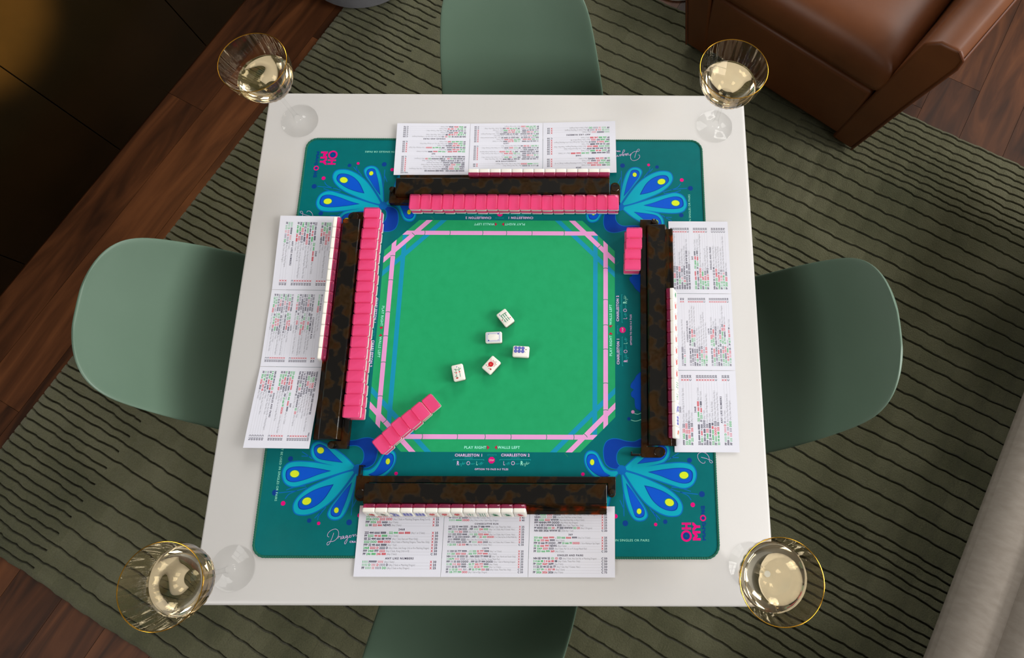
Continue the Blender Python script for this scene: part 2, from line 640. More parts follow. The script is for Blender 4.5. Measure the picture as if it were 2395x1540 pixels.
for v, r, ad_ in vs_:
    f1, p1, f2, p2 = wob[r]
    for u in us:
        edge = min(u - RU0, RU1 - u, v - RV0, RV1 - v)
        w = 0.0022 * math.sin(f1 * u * 2 + p1) + 0.0012 * math.sin(f2 * u * 3 + p2) + 0.0006 * math.sin(f2 * u * 7.3 + p1)
        z = pile
        if ad_ < 0.007:
            full = (r % 2 == 0)
            if full or dense(u, v):
                dep = 0.0118 if full else 0.0108
                z -= dep * (1.0 if ad_ < 0.003 else 0.04)
        # faint cross cuts
        cu = (u / 0.056) % 1.0
        if cu < 0.2 and z > pile - 0.003:
            z -= 0.0032
        z += 0.0008 * math.sin(u * 91 + r * 1.7) * math.sin(u * 37 + r)
        if edge < 0.012:
            z *= 0.35 + 0.65 * max(edge, 0) / 0.012
        verts.append((u, v + w, max(z, 0.0012)))
nu = len(us)
faces = [(a * nu + i, a * nu + i + 1, (a + 1) * nu + i + 1, (a + 1) * nu + i) for a in range(len(vs_) - 1) for i in range(nu - 1)]
nv0 = len(verts)
rim = [i for i in range(nu)] + [a * nu + nu - 1 for a in range(1, len(vs_))] + [(len(vs_) - 1) * nu + i for i in range(nu - 2, -1, -1)] + [a * nu for a in range(len(vs_) - 2, 0, -1)]
for k in rim:
    verts.append((verts[k][0], verts[k][1], 0.0004))
for k in range(len(rim)):
    k2 = (k + 1) % len(rim)
    faces.append((rim[k2], rim[k], nv0 + k, nv0 + k2))
rm.v, rm.f, rm.m = verts, faces, [0] * len(faces)
rug = rm.build('rug', 'rug_wool', smooth=True, angle=42)
rug.matrix_world = UV
tag(rug, 'large olive green wool rug with carved ridges on the wooden floor', 'rug')

# ------------------------------------------------------------------ tall dark cabinet doors on the left
CW = 0.468
CAB = {-2: 'tall dark cabinet unit farthest along the row from the grey pouf', -1: 'tall dark cabinet unit standing behind the sage green chair', 0: 'tall dark cabinet unit catching a warm patch of light',
       1: 'tall dark cabinet unit between the warmly lit unit and the pouf', 2: 'tall dark cabinet unit standing behind the grey pouf'}
for k in range(-2, 3):
    v0 = 0.012 + k * CW
    lab = CAB[k]
    c = thing('cabinet', lab, 'cabinet', UV @ Matrix.Translation((-1.62, v0, 0)), 'row of tall dark cabinet units along the wall')
    mb = MB(); mb.box(-0.60, -0.024, 0.002, CW - 0.002, 0.0, 2.3); mb.build('body', 'rail_dark', c)
    mb = MB(); mb.box(-0.022, 0.0, 0.0015, CW - 0.0015, 0.004, 2.298); mb.build('door', 'cabinet_dark', c, bevel=0.0012)

ld = bpy.data.lights.new('added_spot_beam', 'SPOT')  # added spot, put in to throw the warm patch onto the cabinet doors
ld.energy = 12000.0
ld.color = (1.0, 0.72, 0.32)
ld.spot_size = R(8.8)
ld.spot_blend = 0.35
ld.shadow_soft_size = 0.03
lo = bpy.data.objects.new('added_spot_beam', ld)
COL.objects.link(lo)
src = uv(2.00, 0.10, ZC - 0.03)
aim = uv(-1.62, 0.05, 0.90)
lo.location = src
lo.rotation_euler = (aim - src).to_track_quat('-Z', 'Y').to_euler()
dl = thing('added_spot', 'added ceiling spot throwing the warm patch on the dark cabinets', 'lamp', Matrix.Translation((src.x, src.y, ZC)))
mb = MB(); mb.lathe([(0.055, 0.0), (0.055, -0.006), (0.042, -0.008), (0.040, -0.001)], 32); mb.build('ring', 'lamp_white', dl, smooth=True)

# ------------------------------------------------------------------ table
TZ = 0.74
t = thing('table', 'square white table with slim rounded edges under the green game mat', 'table', Matrix.Translation((0, 0, 0)))
mb = MB()
rr = lambda h, z, r=0.008: [(x, y, z) for x, y in rrect(h, h, r, 4)]
mb.rings([rr(0.4965, TZ - 0.028), rr(0.4995, TZ - 0.024), rr(0.5, TZ - 0.018), rr(0.5, TZ - 0.005), rr(0.4985, TZ - 0.0015), rr(0.4955, TZ)])
mb.build('table_top', 'table_white', t, smooth=True, angle=50)
mb = MB()
for sx in (-1, 1):
    mb.box(sx * 0.30 - 0.02, sx * 0.30 + 0.02, -0.32, 0.32, TZ - 0.07, TZ - 0.028)
for sy in (-1, 1):
    mb.box(-0.32, 0.32, sy * 0.30 - 0.02, sy * 0.30 + 0.02, TZ - 0.07, TZ - 0.028)
mb.build('apron', 'table_white', t, bevel=0.003)
for sx in (-1, 1):
    for sy in (-1, 1):
        mb = MB()
        mb.lathe([(0.016, 0.0148), (0.024, TZ - 0.06), (0.024, TZ - 0.03)], 16, cap0=True, cap1=True)
        q = mb.build('leg', 'table_white', t, smooth=True)
        q.location = (sx * 0.30, sy * 0.30, 0)

# ------------------------------------------------------------------ chairs
PROF = [(0.235, 0.425, 0.190), (0.26, 0.445, 0.200), (0.33, 0.452, 0.212), (0.42, 0.446, 0.216), (0.50, 0.442, 0.214), (0.56, 0.455, 0.209),
        (0.600, 0.490, 0.203), (0.626, 0.540, 0.198), (0.648, 0.600, 0.190), (0.670, 0.660, 0.180), (0.692, 0.720, 0.168), (0.708, 0.765, 0.156),
        (0.718, 0.795, 0.137), (0.7245, 0.814, 0.109), (0.728, 0.825, 0.070), (0.7295, 0.8285, 0.028)]
def make_chair():
    root = bpy.data.objects.new('dining_chair', None)
    COL.objects.link(root)
    NT = 16
    mb = MB()
    top, bot = [], []
    for k, (d, z, w) in enumerate(PROF):
        d0, z0, _ = PROF[max(k - 1, 0)]
        d1, z1, _ = PROF[min(k + 1, len(PROF) - 1)]
        tl = math.hypot(d1 - d0, z1 - z0)
        n = (-(z1 - z0) / tl, (d1 - d0) / tl)          # towards the sitter
        cw = 0.045 if k > 6 else 0.02 + 0.025 * k / 6
        rt, rb = [], []
        for j in range(NT + 1):
            s = -1 + 2 * j / NT
            y = s * w
            c = cw * (abs(y) / 0.2) ** 2.2
            rt.append((d + n[0] * (c + 0.003), y, z + n[1] * (c + 0.003)))
            rb.append((d + n[0] * (c - 0.003), y, z + n[1] * (c - 0.003)))
        top.append(rt); bot.append(rb)
    n = NT + 1
    K = len(PROF)
    vs = [p for r in top for p in r] + [p for r in bot for p in r]
    fs = []
    for k in range(K - 1):
        for j in range(NT):
            a = k * n + j
            fs.append((a, a + 1, a + 1 + n, a + n))
            q = a + K * n
            fs.append((q, q + n, q + 1 + n, q + 1))
    loop = [j for j in range(n)] + [k * n + n - 1 for k in range(1, K)] + [(K - 1) * n + j for j in range(n - 2, -1, -1)] + [k * n for k in range(K - 2, 0, -1)]
    for i, a in enumerate(loop):
        c = loop[(i + 1) % len(loop)]
        fs.append((c, a, a + K * n, c + K * n))
    mb.add(vs, fs)
    mb.build('seat_shell', 'chair_green', root, smooth=True, sub=2, angle=180)
    for sx, sy in ((0.30, -0.16), (0.30, 0.16), (0.56, -0.16), (0.56, 0.16)):
        m2 = MB()
        fx = sx + (-0.05 if sx < 0.4 else 0.05)
        m2.tube([(fx, sy * 1.25, 0.0175), (sx, sy * 0.8, 0.437)], [0.008, 0.013], 10)
        m2.build('leg', 'chair_leg', root, smooth=True)
    for sy in (-0.13, 0.11):
        m2 = MB(); m2.box(0.29, 0.57, sy, sy + 0.02, 0.415, 0.437)
        m2.build('seat_bracket', 'chair_leg', root)
    return root
def copy_tree(ob, parent=None):
    c = ob.copy()
    COL.objects.link(c)
    if parent is not None:
        c.parent = parent
        c.matrix_parent_inverse = ob.matrix_parent_inverse.copy()
    for ch in ob.children:
        copy_tree(ch, c)
    return c
ch0 = make_chair()
CH = [(180, (0.0, 0.004), 'sage green moulded chair tucked in beside the tall dark cabinets'),
      (0, (-0.004, -0.030), 'sage green moulded chair on the side of the grey sofa, lying in shade'),
      (90, (0.012, -0.012), 'sage green moulded chair between the brown leather armchair and the grey pouf'),
      (-90, (-0.035, -0.045), 'sage green moulded chair opposite the one beside the armchair')]
for k, (ang, (dd, side), lab) in enumerate(CH):
    q = ch0 if k == 0 else copy_tree(ch0)
    rot = Matrix.Rotation(R(ang), 4, 'Z')
    if ang in (180, 0):
        q.matrix_world = Matrix.Translation((0, side, 0)) @ rot @ Matrix.Translation((dd, 0, 0))
    else:
        q.matrix_world = Matrix.Translation((-side, 0, 0)) @ rot @ Matrix.Translation((dd, 0, 0)) if ang == 90 else Matrix.Translation((side, 0, 0)) @ rot @ Matrix.Translation((dd, 0, 0))
    tag(q, lab, 'chair', 'sage green chairs round the table')

# ------------------------------------------------------------------ armchair, sofa, pouf, lamp
AM = Matrix.Translation((1.048, 0.787, 0)) @ Matrix.Rotation(math.atan2(-0.605, 0.796), 4, 'Z')
ac = thing('armchair', 'brown leather armchair with flared arms and piped edges on the rug', 'armchair', AM)
def arm_section(flip):
    sec = [(-0.082, 0.03), (-0.004, 0.03), (0.012, 0.12), (0.048, 0.33), (0.084, 0.515), (0.082, 0.545), (0.06, 0.562), (0.01, 0.556), (-0.022, 0.53), (-0.03, 0.47), (-0.05, 0.3)]
    return [((-0.685 - x) if flip else x, z) for x, z in sec]
for fl_ in (False, True):
    sec = arm_section(fl_)
    mb = MB()
    rs = []
    for y, gx in ((0.0, 0.0), (0.012, 0.0), (0.25, 0.018), (0.5, 0.03), (0.74, 0.03)):
        rs.append([(x + (-gx if fl_ else gx) * (z / 0.55), y, z) for x, z in sec])
    mb.rings(rs)
    a = mb.build('arm', 'leather', ac, smooth=True, bevel=0.008, bseg=3, angle=60)
    m2 = MB()
    pth = [(x, -0.001, z) for x, z in sec[1:7]] + [((x + (-g if fl_ else g) * (z / 0.55)), y, z) for y, g in ((0.25, 0.018), (0.5, 0.03), (0.74, 0.03)) for x, z in (sec[4],)][:0]
    m2.tube(pth, 0.0035, 6)
    p2 = [(sec[5][0] + (-g if fl_ else g) * 1.0, y, sec[5][1]) for y, g in ((0.0, 0.0), (0.25, 0.018), (0.5, 0.03), (0.74, 0.03))]
    m2.tube(p2, 0.0035, 6)
    m2.build('piping', 'leather_piping', a, smooth=True)
mb = MB(); mb.box(-0.63, -0.055, 0.004, 0.70, 0.05, 0.287); mb.build('front_rail', 'leather', ac, smooth=True, bevel=0.014, bseg=3)
mb = MB()
nx, ny = 14, 12
x0, x1, y0, y1 = -0.648, -0.036, -0.004, 0.58
topv = []
for j in range(ny + 1):
    for i in range(nx + 1):
        s, tt = -1 + 2 * i / nx, -1 + 2 * j / ny
        puff = (1 - abs(s) ** 6) * (1 - abs(tt) ** 6)
        topv.append((x0 + (x1 - x0) * i / nx, y0 + (y1 - y0) * j / ny, 0.405 + 0.045 * puff ** 0.6))
fs = [(j * (nx + 1) + i, j * (nx + 1) + i + 1, (j + 1) * (nx + 1) + i + 1, (j + 1) * (nx + 1) + i) for j in range(ny) for i in range(nx)]
k0 = len(topv)
lp = [i for i in range(nx + 1)] + [j * (nx + 1) + nx for j in range(1, ny + 1)] + [ny * (nx + 1) + i for i in range(nx - 1, -1, -1)] + [j * (nx + 1) for j in range(ny - 1, 0, -1)]
allv = list(topv)
for dz, ins in ((0.35, -0.006), (0.30, 0.0), (0.29, 0.012)):
    for k in lp:
        x, y, z = topv[k]
        cx_, cy_ = (x0 + x1) / 2, (y0 + y1) / 2
        allv.append((x + (cx_ - x) / abs(cx_ - x + 1e-9) * ins * (abs(cx_ - x) > 0.28), y + (cy_ - y) / abs(cy_ - y + 1e-9) * ins * (abs(cy_ - y) > 0.27), dz))
L = len(lp)
for q in range(3):
    for k in range(L):
        k2 = (k + 1) % L
        a, c = (lp[k], lp[k2]) if q == 0 else (k0 + (q - 1) * L + k, k0 + (q - 1) * L + k2)
        fs.append((c, a, k0 + q * L + k, k0 + q * L + k2))
fs.append(tuple(reversed([k0 + 2 * L + k for k in range(L)])))
mb.add(allv, fs)
mb.build('seat_cushion', 'leather', ac, smooth=True, sub=1, angle=180)
mb = MB()
mb.box(-0.66, -0.02, 0, 0.17, 0.0, 0.56, M=Matrix.Translation((0, 0.57, 0.30)) @ Matrix.Rotation(R(-12), 4, 'X'))
mb.build('backrest', 'leather', ac, smooth=True, bevel=0.05, bseg=4)
for x in (-0.62, -0.06):
    for y in (0.05, 0.66):
        mb = MB(); mb.lathe([(0.014, 0.0148), (0.02, 0.055)], 12, cap0=True, cap1=True)
        q = mb.build('foot', 'rail_dark', ac); q.location = (x, y, 0)

so = thing('sofa', 'grey fabric sofa standing on the dark side of the rug', 'sofa', UV @ Matrix.Translation((0.035, 0, 0)))
mb = MB(); mb.box(1.36, 2.02, -1.85, 1.25, 0.09, 0.29); mb.build('base', 'sofa_fabric', so, smooth=True, bevel=0.02, bseg=3)
mb = MB(); mb.box(1.125, 2.02, -1.9, 1.3, 0.275, 0.405); mb.build('seat_frame', 'sofa_fabric', so, smooth=True, bevel=0.055, bseg=5)
for k in range(2):
    mb = MB(); v0 = -1.72 + k * 1.43; mb.box(1.213, 1.86, v0, v0 + 1.42, 0.34, 0.462)
    q = mb.build('seat_cushion', 'sofa_fabric', so, smooth=True, bevel=0.045, bseg=4)
    m2 = MB(); m2.tube([(1.262, v0 + 0.05, 0.4625), (1.262, v0 + 1.37, 0.4625)], 0.002, 6); m2.build('seam', 'sofa_fabric', q, smooth=True)
mb = MB(); mb.box(1.82, 2.06, -1.9, 1.3, 0.30, 1.06); mb.build('backrest', 'sofa_fabric', so, smooth=True, bevel=0.06, bseg=4)  # unseen back, made tall to keep window light off the rug
for v0 in (-1.9, 1.14):
    mb = MB(); mb.box(1.30, 2.02, v0, v0 + 0.16, 0.36, 0.62); mb.build('armrest', 'sofa_fabric', so, smooth=True, bevel=0.05, bseg=4)
for u_ in (1.42, 1.95):
    for v_ in (-1.8, 1.2):
        mb = MB(); mb.lathe([(0.015, 0.0148), (0.022, 0.1)], 12, cap0=True, cap1=True)
        q = mb.build('foot', 'rail_dark', so); q.location = (u_, v_, 0)

mb = MB()
mb.lathe([(0.10, 0.0150), (0.197, 0.0156), (0.213, 0.03), (0.218, 0.12), (0.219, 0.26), (0.214, 0.37), (0.19, 0.40), (0.10, 0.413), (0.0, 0.416)], 48, cap0=True)
pf = thing('pouf', 'round grey fabric pouf at the edge of the rug by the cabinets', 'pouf', Matrix.Translation((-0.667, 1.552, 0)))
mb.build('body', 'pouf_fabric', pf, smooth=True)
m2 = MB(); m2.tube([(0.2145 * math.cos(a), 0.2145 * math.sin(a), 0.371) for a in [2 * math.pi * k / 48 for k in range(48)]], 0.004, 6, closed=True)
m2.build('piping', 'pouf_fabric', pf, smooth=True)

lb = bp(1586, 2.5, 0.0)
lp_ = thing('floor_lamp', 'white floor lamp with a round base beside the leather armchair', 'lamp', Matrix.Translation((lb.x, lb.y + 0.13, 0)))
mb = MB(); mb.lathe([(0.13, 0.0001), (0.13, 0.012), (0.12, 0.018), (0.015, 0.024)], 40, cap0=True, cap1=True); mb.build('base', 'lamp_white', lp_, smooth=True)
mb = MB(); mb.lathe([(0.009, 0.02), (0.009, 1.5)], 12, cap1=True); mb.build('pole', 'lamp_white', lp_, smooth=True)
mb = MB(); mb.lathe([(0.15, 1.35), (0.11, 1.62), (0.107, 1.62), (0.147, 1.35)], 32); mb.build('lamp_shade', 'lamp_white', lp_, smooth=True)

# ------------------------------------------------------------------ game mat
MZ = 0.742
MC = Vector((0.0, -0.0155))
MH = 0.4065
mat = thing('game_mat', 'teal square game mat with printed blue peacock feathers and green centre', 'mat', Matrix.Translation((MC.x, MC.y, TZ)))
mb = MB()
rr = lambda h, z: [(x, y, z) for x, y in rrect(h, h, 0.022, 8)]
mb.rings([rr(MH, 0.0001), rr(MH, 0.0018), rr(MH - 0.0008, 0.002)])
mb.build('cloth', 'mat_teal', mat)
mb = MB()
base = rrect(MH - 0.0012, MH - 0.0012, 0.022, 10)
path = []
for i in range(len(base)):
    a, c = Vector(base[i]), Vector(base[(i + 1) % len(base)])
    nseg = max(1, int((c - a).length / 0.0021))
    for k in range(nseg):
        path.append(a + (c - a) * k / nseg)
rad = [0.0026 if i % 2 else 0.0019 for i in range(len(path))]
mb.tube([(p.x, p.y, 0.0016) for p in path], rad, 6, closed=True)
mb.v = [(x, y, max(z, 0.0001)) for x, y, z in mb.v]
mb.build('stitched_edge', 'stitch_green', mat)

PL = 0.00003
def mz(k):
    return 0.002 + PL * k
def q8(x, y):      # bottom right quarter of the mat, in a 0.1883 px sketch grid
    p = bp(1320 + x * 0.18831, 1020 + y * 0.18831, MZ); return Vector((p.x - MC.x, p.y - MC.y))
def q4(x, y):      # bottom left quarter, mirrored to the right
    p = bp(580 + x * 0.19481, 1020 + y * 0.19481, MZ); return Vector((-(p.x - MC.x), p.y - MC.y))
# octagonal felt print with bamboo lines
OH, OC = 0.226, 0.064
octo = [(OH, -OH + OC), (OH, OH - OC), (OH - OC, OH), (-OH + OC, OH), (-OH, OH - OC), (-OH, -OH + OC), (-OH + OC, -OH), (OH - OC, -OH)]
mb = MB(); mb.poly(octo, mz(1)); mb.build('green_field', 'felt_green', mat)
def px_rel(x, y):
    p = bp(x, y, MZ); return p.x - MC.x, p.y - MC.y
xv = px_rel(1416.5, 770)[0]; yh = -px_rel(1150, 1022.5)[1]
xb = px_rel(1392, 770)[0]
LWD = 0.0086
dk = (px_rel(1336, 514.7)[0] + OH + OH + px_rel(1438, 609)[1]) / 2      # x + y on the pink diagonals
db = (px_rel(1304, 514.7)[0] + OH + OH + px_rel(1438, 642)[1]) / 2
pink, blue, gap = MB(), MB(), MB()
def strip(mb, p, q, w, z):
    p, q = Vector(p), Vector(q)
    n = (q - p).normalized(); n = Vector((-n.y, n.x)) * w / 2
    c = clip([p + n, p - n, q - n, q + n], octo)
    if len(c) > 2:
        mb.poly(c, z)
def bamboo(nm, mk, p, q, z):
    m_ = MB(); strip(m_, p, q, LWD, z); m_.build(nm, mk, mat)
for s in (-1, 1):
    bamboo('blue_bamboo_print', 'print_blue_strip', (s * xb, -0.3), (s * xb, 0.3), mz(2))
    bamboo('pink_bamboo_print', 'print_pink', (s * xv, -0.3), (s * xv, 0.3), mz(4))
    bamboo('pink_bamboo_print', 'print_pink', (-0.3, s * yh), (0.3, s * yh), mz(4.5))
    for s2 in (-1, 1):
        e = 0.25
        bamboo('blue_bamboo_print', 'print_blue_strip', (s * (db + e), s2 * -e), (s * -e, s2 * (db + e)), mz(3))
        bamboo('pink_bamboo_print', 'print_pink', (s * (dk + e), s2 * -e), (s * -e, s2 * (dk + e)), mz(5))
nodes = [px_rel(x, 1022)[0] for x in (987, 1069, 1134, 1194.5, 1277.6, 1341.6)]
for s in (-1, 1):
    for x in nodes:
        xx = x * -s
        for horizontal in (True, False):
            cv = [(xx + 0.0010 * math.cos(k * math.pi / 4 - math.pi / 2), s * (yh if horizontal else xv) + (k / 4 - 0.5) * LWD * 1.15) for k in range(5)]
            if not horizontal:
                cv = [(y, x_) for x_, y in cv]
            ribbon(gap, cv, 0.0012, mz(6))
    for s2 in (-1, 1):
        for dx in (0.012, 0.047):
            cx_ = dk / 2 + dx * s * s2; cy_ = dk - cx_
            ribbon(gap, [(s * (cx_ - 0.0032), s2 * (cy_ - 0.0032)), (s * cx_ + 0.0006, s2 * cy_), (s * (cx_ + 0.0032), s2 * (cy_ + 0.0032))], 0.0012, mz(6))
gap.build('bamboo_joint_print', 'print_gap', mat)['kind'] = 'stuff'

# peacock print: one corner, mirrored to the other three
FE = {  # outline, heart, eye(x, y, rx, ry, deg)
 'a': ([(735, 413), (1000, 385), (1250, 350), (1450, 338), (1570, 362), (1625, 430), (1632, 510), (1600, 590), (1540, 635), (1460, 646), (1340, 610), (1100, 530), (900, 463)],
       [(1035, 450), (1200, 420), (1400, 398), (1520, 405), (1585, 440), (1597, 500), (1580, 560), (1530, 590), (1450, 590), (1330, 555), (1180, 495)], (1485, 490, 55, 43, 0)),
 'b': ([(735, 440), (900, 487), (1100, 570), (1280, 660), (1400, 760), (1455, 850), (1460, 920), (1430, 975), (1360, 995), (1260, 985), (1140, 930), (1000, 820), (860, 640)],
       [(990, 615), (1100, 640), (1230, 690), (1340, 760), (1400, 820), (1412, 870), (1390, 920), (1330, 935), (1240, 915), (1150, 860), (1070, 770)], (1305, 828, 56, 44, 20)),
 'c': ([(712, 455), (790, 590), (880, 730), (980, 870), (1020, 950), (1025, 1000), (990, 1040), (930, 1052), (870, 1030), (820, 960), (780, 850), (740, 680)],
       [(765, 585), (840, 680), (920, 800), (985, 900), (998, 960), (980, 1005), (930, 1020), (880, 1000), (850, 920), (810, 790)], (928, 938, 28, 34, 0)),
 'd': ([(690, 428), (640, 440), (560, 435), (490, 380), (440, 290), (400, 220), (340, 193), (290, 205), (260, 260), (262, 340), (300, 420), (360, 490), (440, 540), (550, 548), (640, 495)],
       [(575, 495), (500, 450), (450, 370), (410, 270), (370, 230), (320, 225), (285, 250), (272, 310), (290, 380), (340, 440), (420, 495), (500, 515)], (345, 328, 26, 36, 0)),
}
FF = ([(1305, 395), (1150, 240), (1000, 140), (900, 90), (840, 75), (790, 100), (765, 160), (770, 230), (800, 280), (850, 310), (1000, 350), (1200, 387)],
      [(1140, 325), (1040, 230), (960, 150), (900, 110), (850, 100), (800, 130), (790, 180), (810, 240), (860, 280), (960, 300)], (872, 175, 40, 37, 0))
body8 = [(735, 398), (640, 408), (560, 385), (510, 330), (490, 230), (495, 140), (530, 70), (600, 40), (680, 45), (770, 70), (870, 75), (960, 40), (1000, 90), (960, 130), (880, 137), (760, 130), (690, 160), (650, 220), (645, 300), (670, 360)]
kinds = {'feather_edge': 1, 'feather_light': 2, 'feather_navy': 3, 'feather_blue': 4, 'feather_ring': 5, 'feather_lime': 6}
shapes = []     # (feature name, piece name, material, points)
def grow_loop(pts, d):
    o = offset_loop(pts, d)
    o[0] = Vector(pts[0][:2])
    return o
def shrink(pts, f):
    c = sum((Vector(p[:2]) for p in pts), Vector((0, 0))) / len(pts)
    return [c + (Vector(p[:2]) - c) * f for p in pts]
FID = [0]
def feather(out, heart, eye, g):
    FID[0] += 1
    fid = ('feather_print', FID[0])
    o = smooth_loop([g(*p) for p in out], 5, sharp=(0,))
    h = smooth_loop([g(*p) for p in heart], 5, sharp=(0,))
    shapes.append((fid, None, 'feather_edge', grow_loop(o, 0.0020)))
    shapes.append((fid, 'vane_print', 'feather_light', o))
    shapes.append((fid, 'heart_rim_print', 'feather_navy', h))
    shapes.append((fid, 'heart_print', 'feather_blue', shrink(h, 0.93)))
    x, y, rx, ry, dg = eye
    for grow, nm, mk in ((1.22, 'ring_print', 'feather_ring'), (1.0, 'eye_print', 'feather_lime')):
        shapes.append((fid, nm, mk, [g(x + grow * (rx * math.cos(a) * math.cos(R(dg)) - ry * math.sin(a) * math.sin(R(dg))), y + grow * (rx * math.cos(a) * math.sin(R(dg)) + ry * math.sin(a) * math.cos(R(dg)))) for a in [2 * math.pi * k / 24 for k in range(24)]]))
for k in FE:
    feather(*FE[k], q8)
feather(*FF, q4)
hub = q8(712, 425)
def mirror_f(x, y):            # the feather on the other flank, hidden mostly by the rack
    p = q4(x, y) - hub
    return hub + Vector((-p.y * 0.9 - 0.014, -p.x * 0.9))
feather(*FF, mirror_f)
bd = smooth_loop([q8(*p) for p in body8], 5, sharp=(0,))
shapes.append((('peacock_body_print', 1), None, 'feather_edge', grow_loop(bd, 0.0014)))
shapes.append((('peacock_body_print', 1), 'body_fill_print', 'feather_navy', bd))
shapes.append((('hub_print', 1), None, 'feather_edge', [hub + Vector((0.0085 * math.cos(a), 0.0085 * math.sin(a))) for a in [2 * math.pi * k / 20 for k in range(20)]]))
twigs = []
for pts in ([(1320, 660), (1450, 700), (1660, 727)], [(1440, 700), (1530, 740), (1575, 800)], [(1330, 640), (1450, 650), (1570, 690)], [(1100, 940), (1140, 1000), (1150, 1060)], [(1120, 960), (1190, 1040)], [(1060, 900), (1140, 1010)],
            [(735, 720), (738, 860), (740, 1000)], [(690, 800), (735, 900)], [(1290, 300), (1360, 250), (1420, 215)], [(1330, 270), (1420, 270)]):
    twigs.append(smooth_loop([q8(*p) for p in pts], 5, closed=False))
# head crest that reaches out from under the rack
def q9(x, y):
    p = bp(1470 + x * 0.0974, 930 + y * 0.0974, MZ); return Vector((p.x - MC.x, p.y - MC.y))
crest = smooth_loop([q9(*p) for p in [(420, -620), (220, -560), (140, -440), (60, -330), (50, -240), (120, -190), (60, -110), (70, -20), (140, 40), (150, 160), (170, 260), (240, 310), (420, 320)]], 5)
shapes.append((('crest_print', 1), None, 'feather_navy', crest))
shapes.append((('crest_print', 1), 'crest_fill_print', 'feather_blue', shrink(crest, 0.96)))
sdots = {'print_magenta': [(230, 477, 22), (636, 1000, 26), (1133, 1102, 21), (1595, 857, 28)], 'print_navy': [(757, 1087, 35), (1253, 1068, 27), (1708, 725, 36)]}
dots = {'print_mint': MB()}
def dotpart(mk, x, y, r_):
    m_ = MB(); disc(m_, x, y, r_, r_, mz(3)); m_.build('dot_print', mk, mat)
TWIG = MB()
for mx_ in (1, -1):
    for my_ in (1, -1):
        heads = {}
        for fid, nm, mk, pts in shapes:
            pp = [(p.x * mx_, p.y * my_) for p in pts]
            if mx_ * my_ < 0:
                pp.reverse()
            m_ = MB(); m_.poly(pp, mz(kinds[mk] + 0.3 + 0.12 * fid[1] + (2 if fid[0] == 'hub_print' else 0) - (1 if fid[0] == 'peacock_body_print' and nm else 0)))
            q_ = m_.build(nm or fid[0], mk, heads[fid] if nm else mat)
            if not nm:
                heads[fid] = q_
        for tw in twigs:
            ribbon(TWIG, [(p.x * mx_, p.y * my_) for p in tw], 0.0015, mz(1.2))
        for mk, ds in sdots.items():
            for x, y, r_ in ds:
                c = q8(x, y); e = (q8(x + r_, y) - c).length
                dotpart(mk, c.x * mx_, c.y * my_, e)
        c = px_rel(1593.5, 503.7); dotpart('print_navy', abs(c[0]) * mx_, abs(c[1]) * my_, 0.0045)
        for (x, y), mk in (((105, 350), 'print_pink'), ((10, 515), 'print_navy')):
            c = q9(x, y); dotpart(mk, c.x * mx_, c.y * my_, 0.0032)
        for pts in ([(135, 385), (220, 405), (320, 370), (400, 390)], [(60, 545), (160, 570), (260, 550), (320, 510)]):
            ribbon(dots['print_mint'], [(p.x * mx_, p.y * my_) for p in smooth_loop([q9(*p) for p in pts], 5, closed=False)], 0.0011, mz(3))
TWIG.build('twig_print', 'feather_edge', mat)['kind'] = 'stuff'

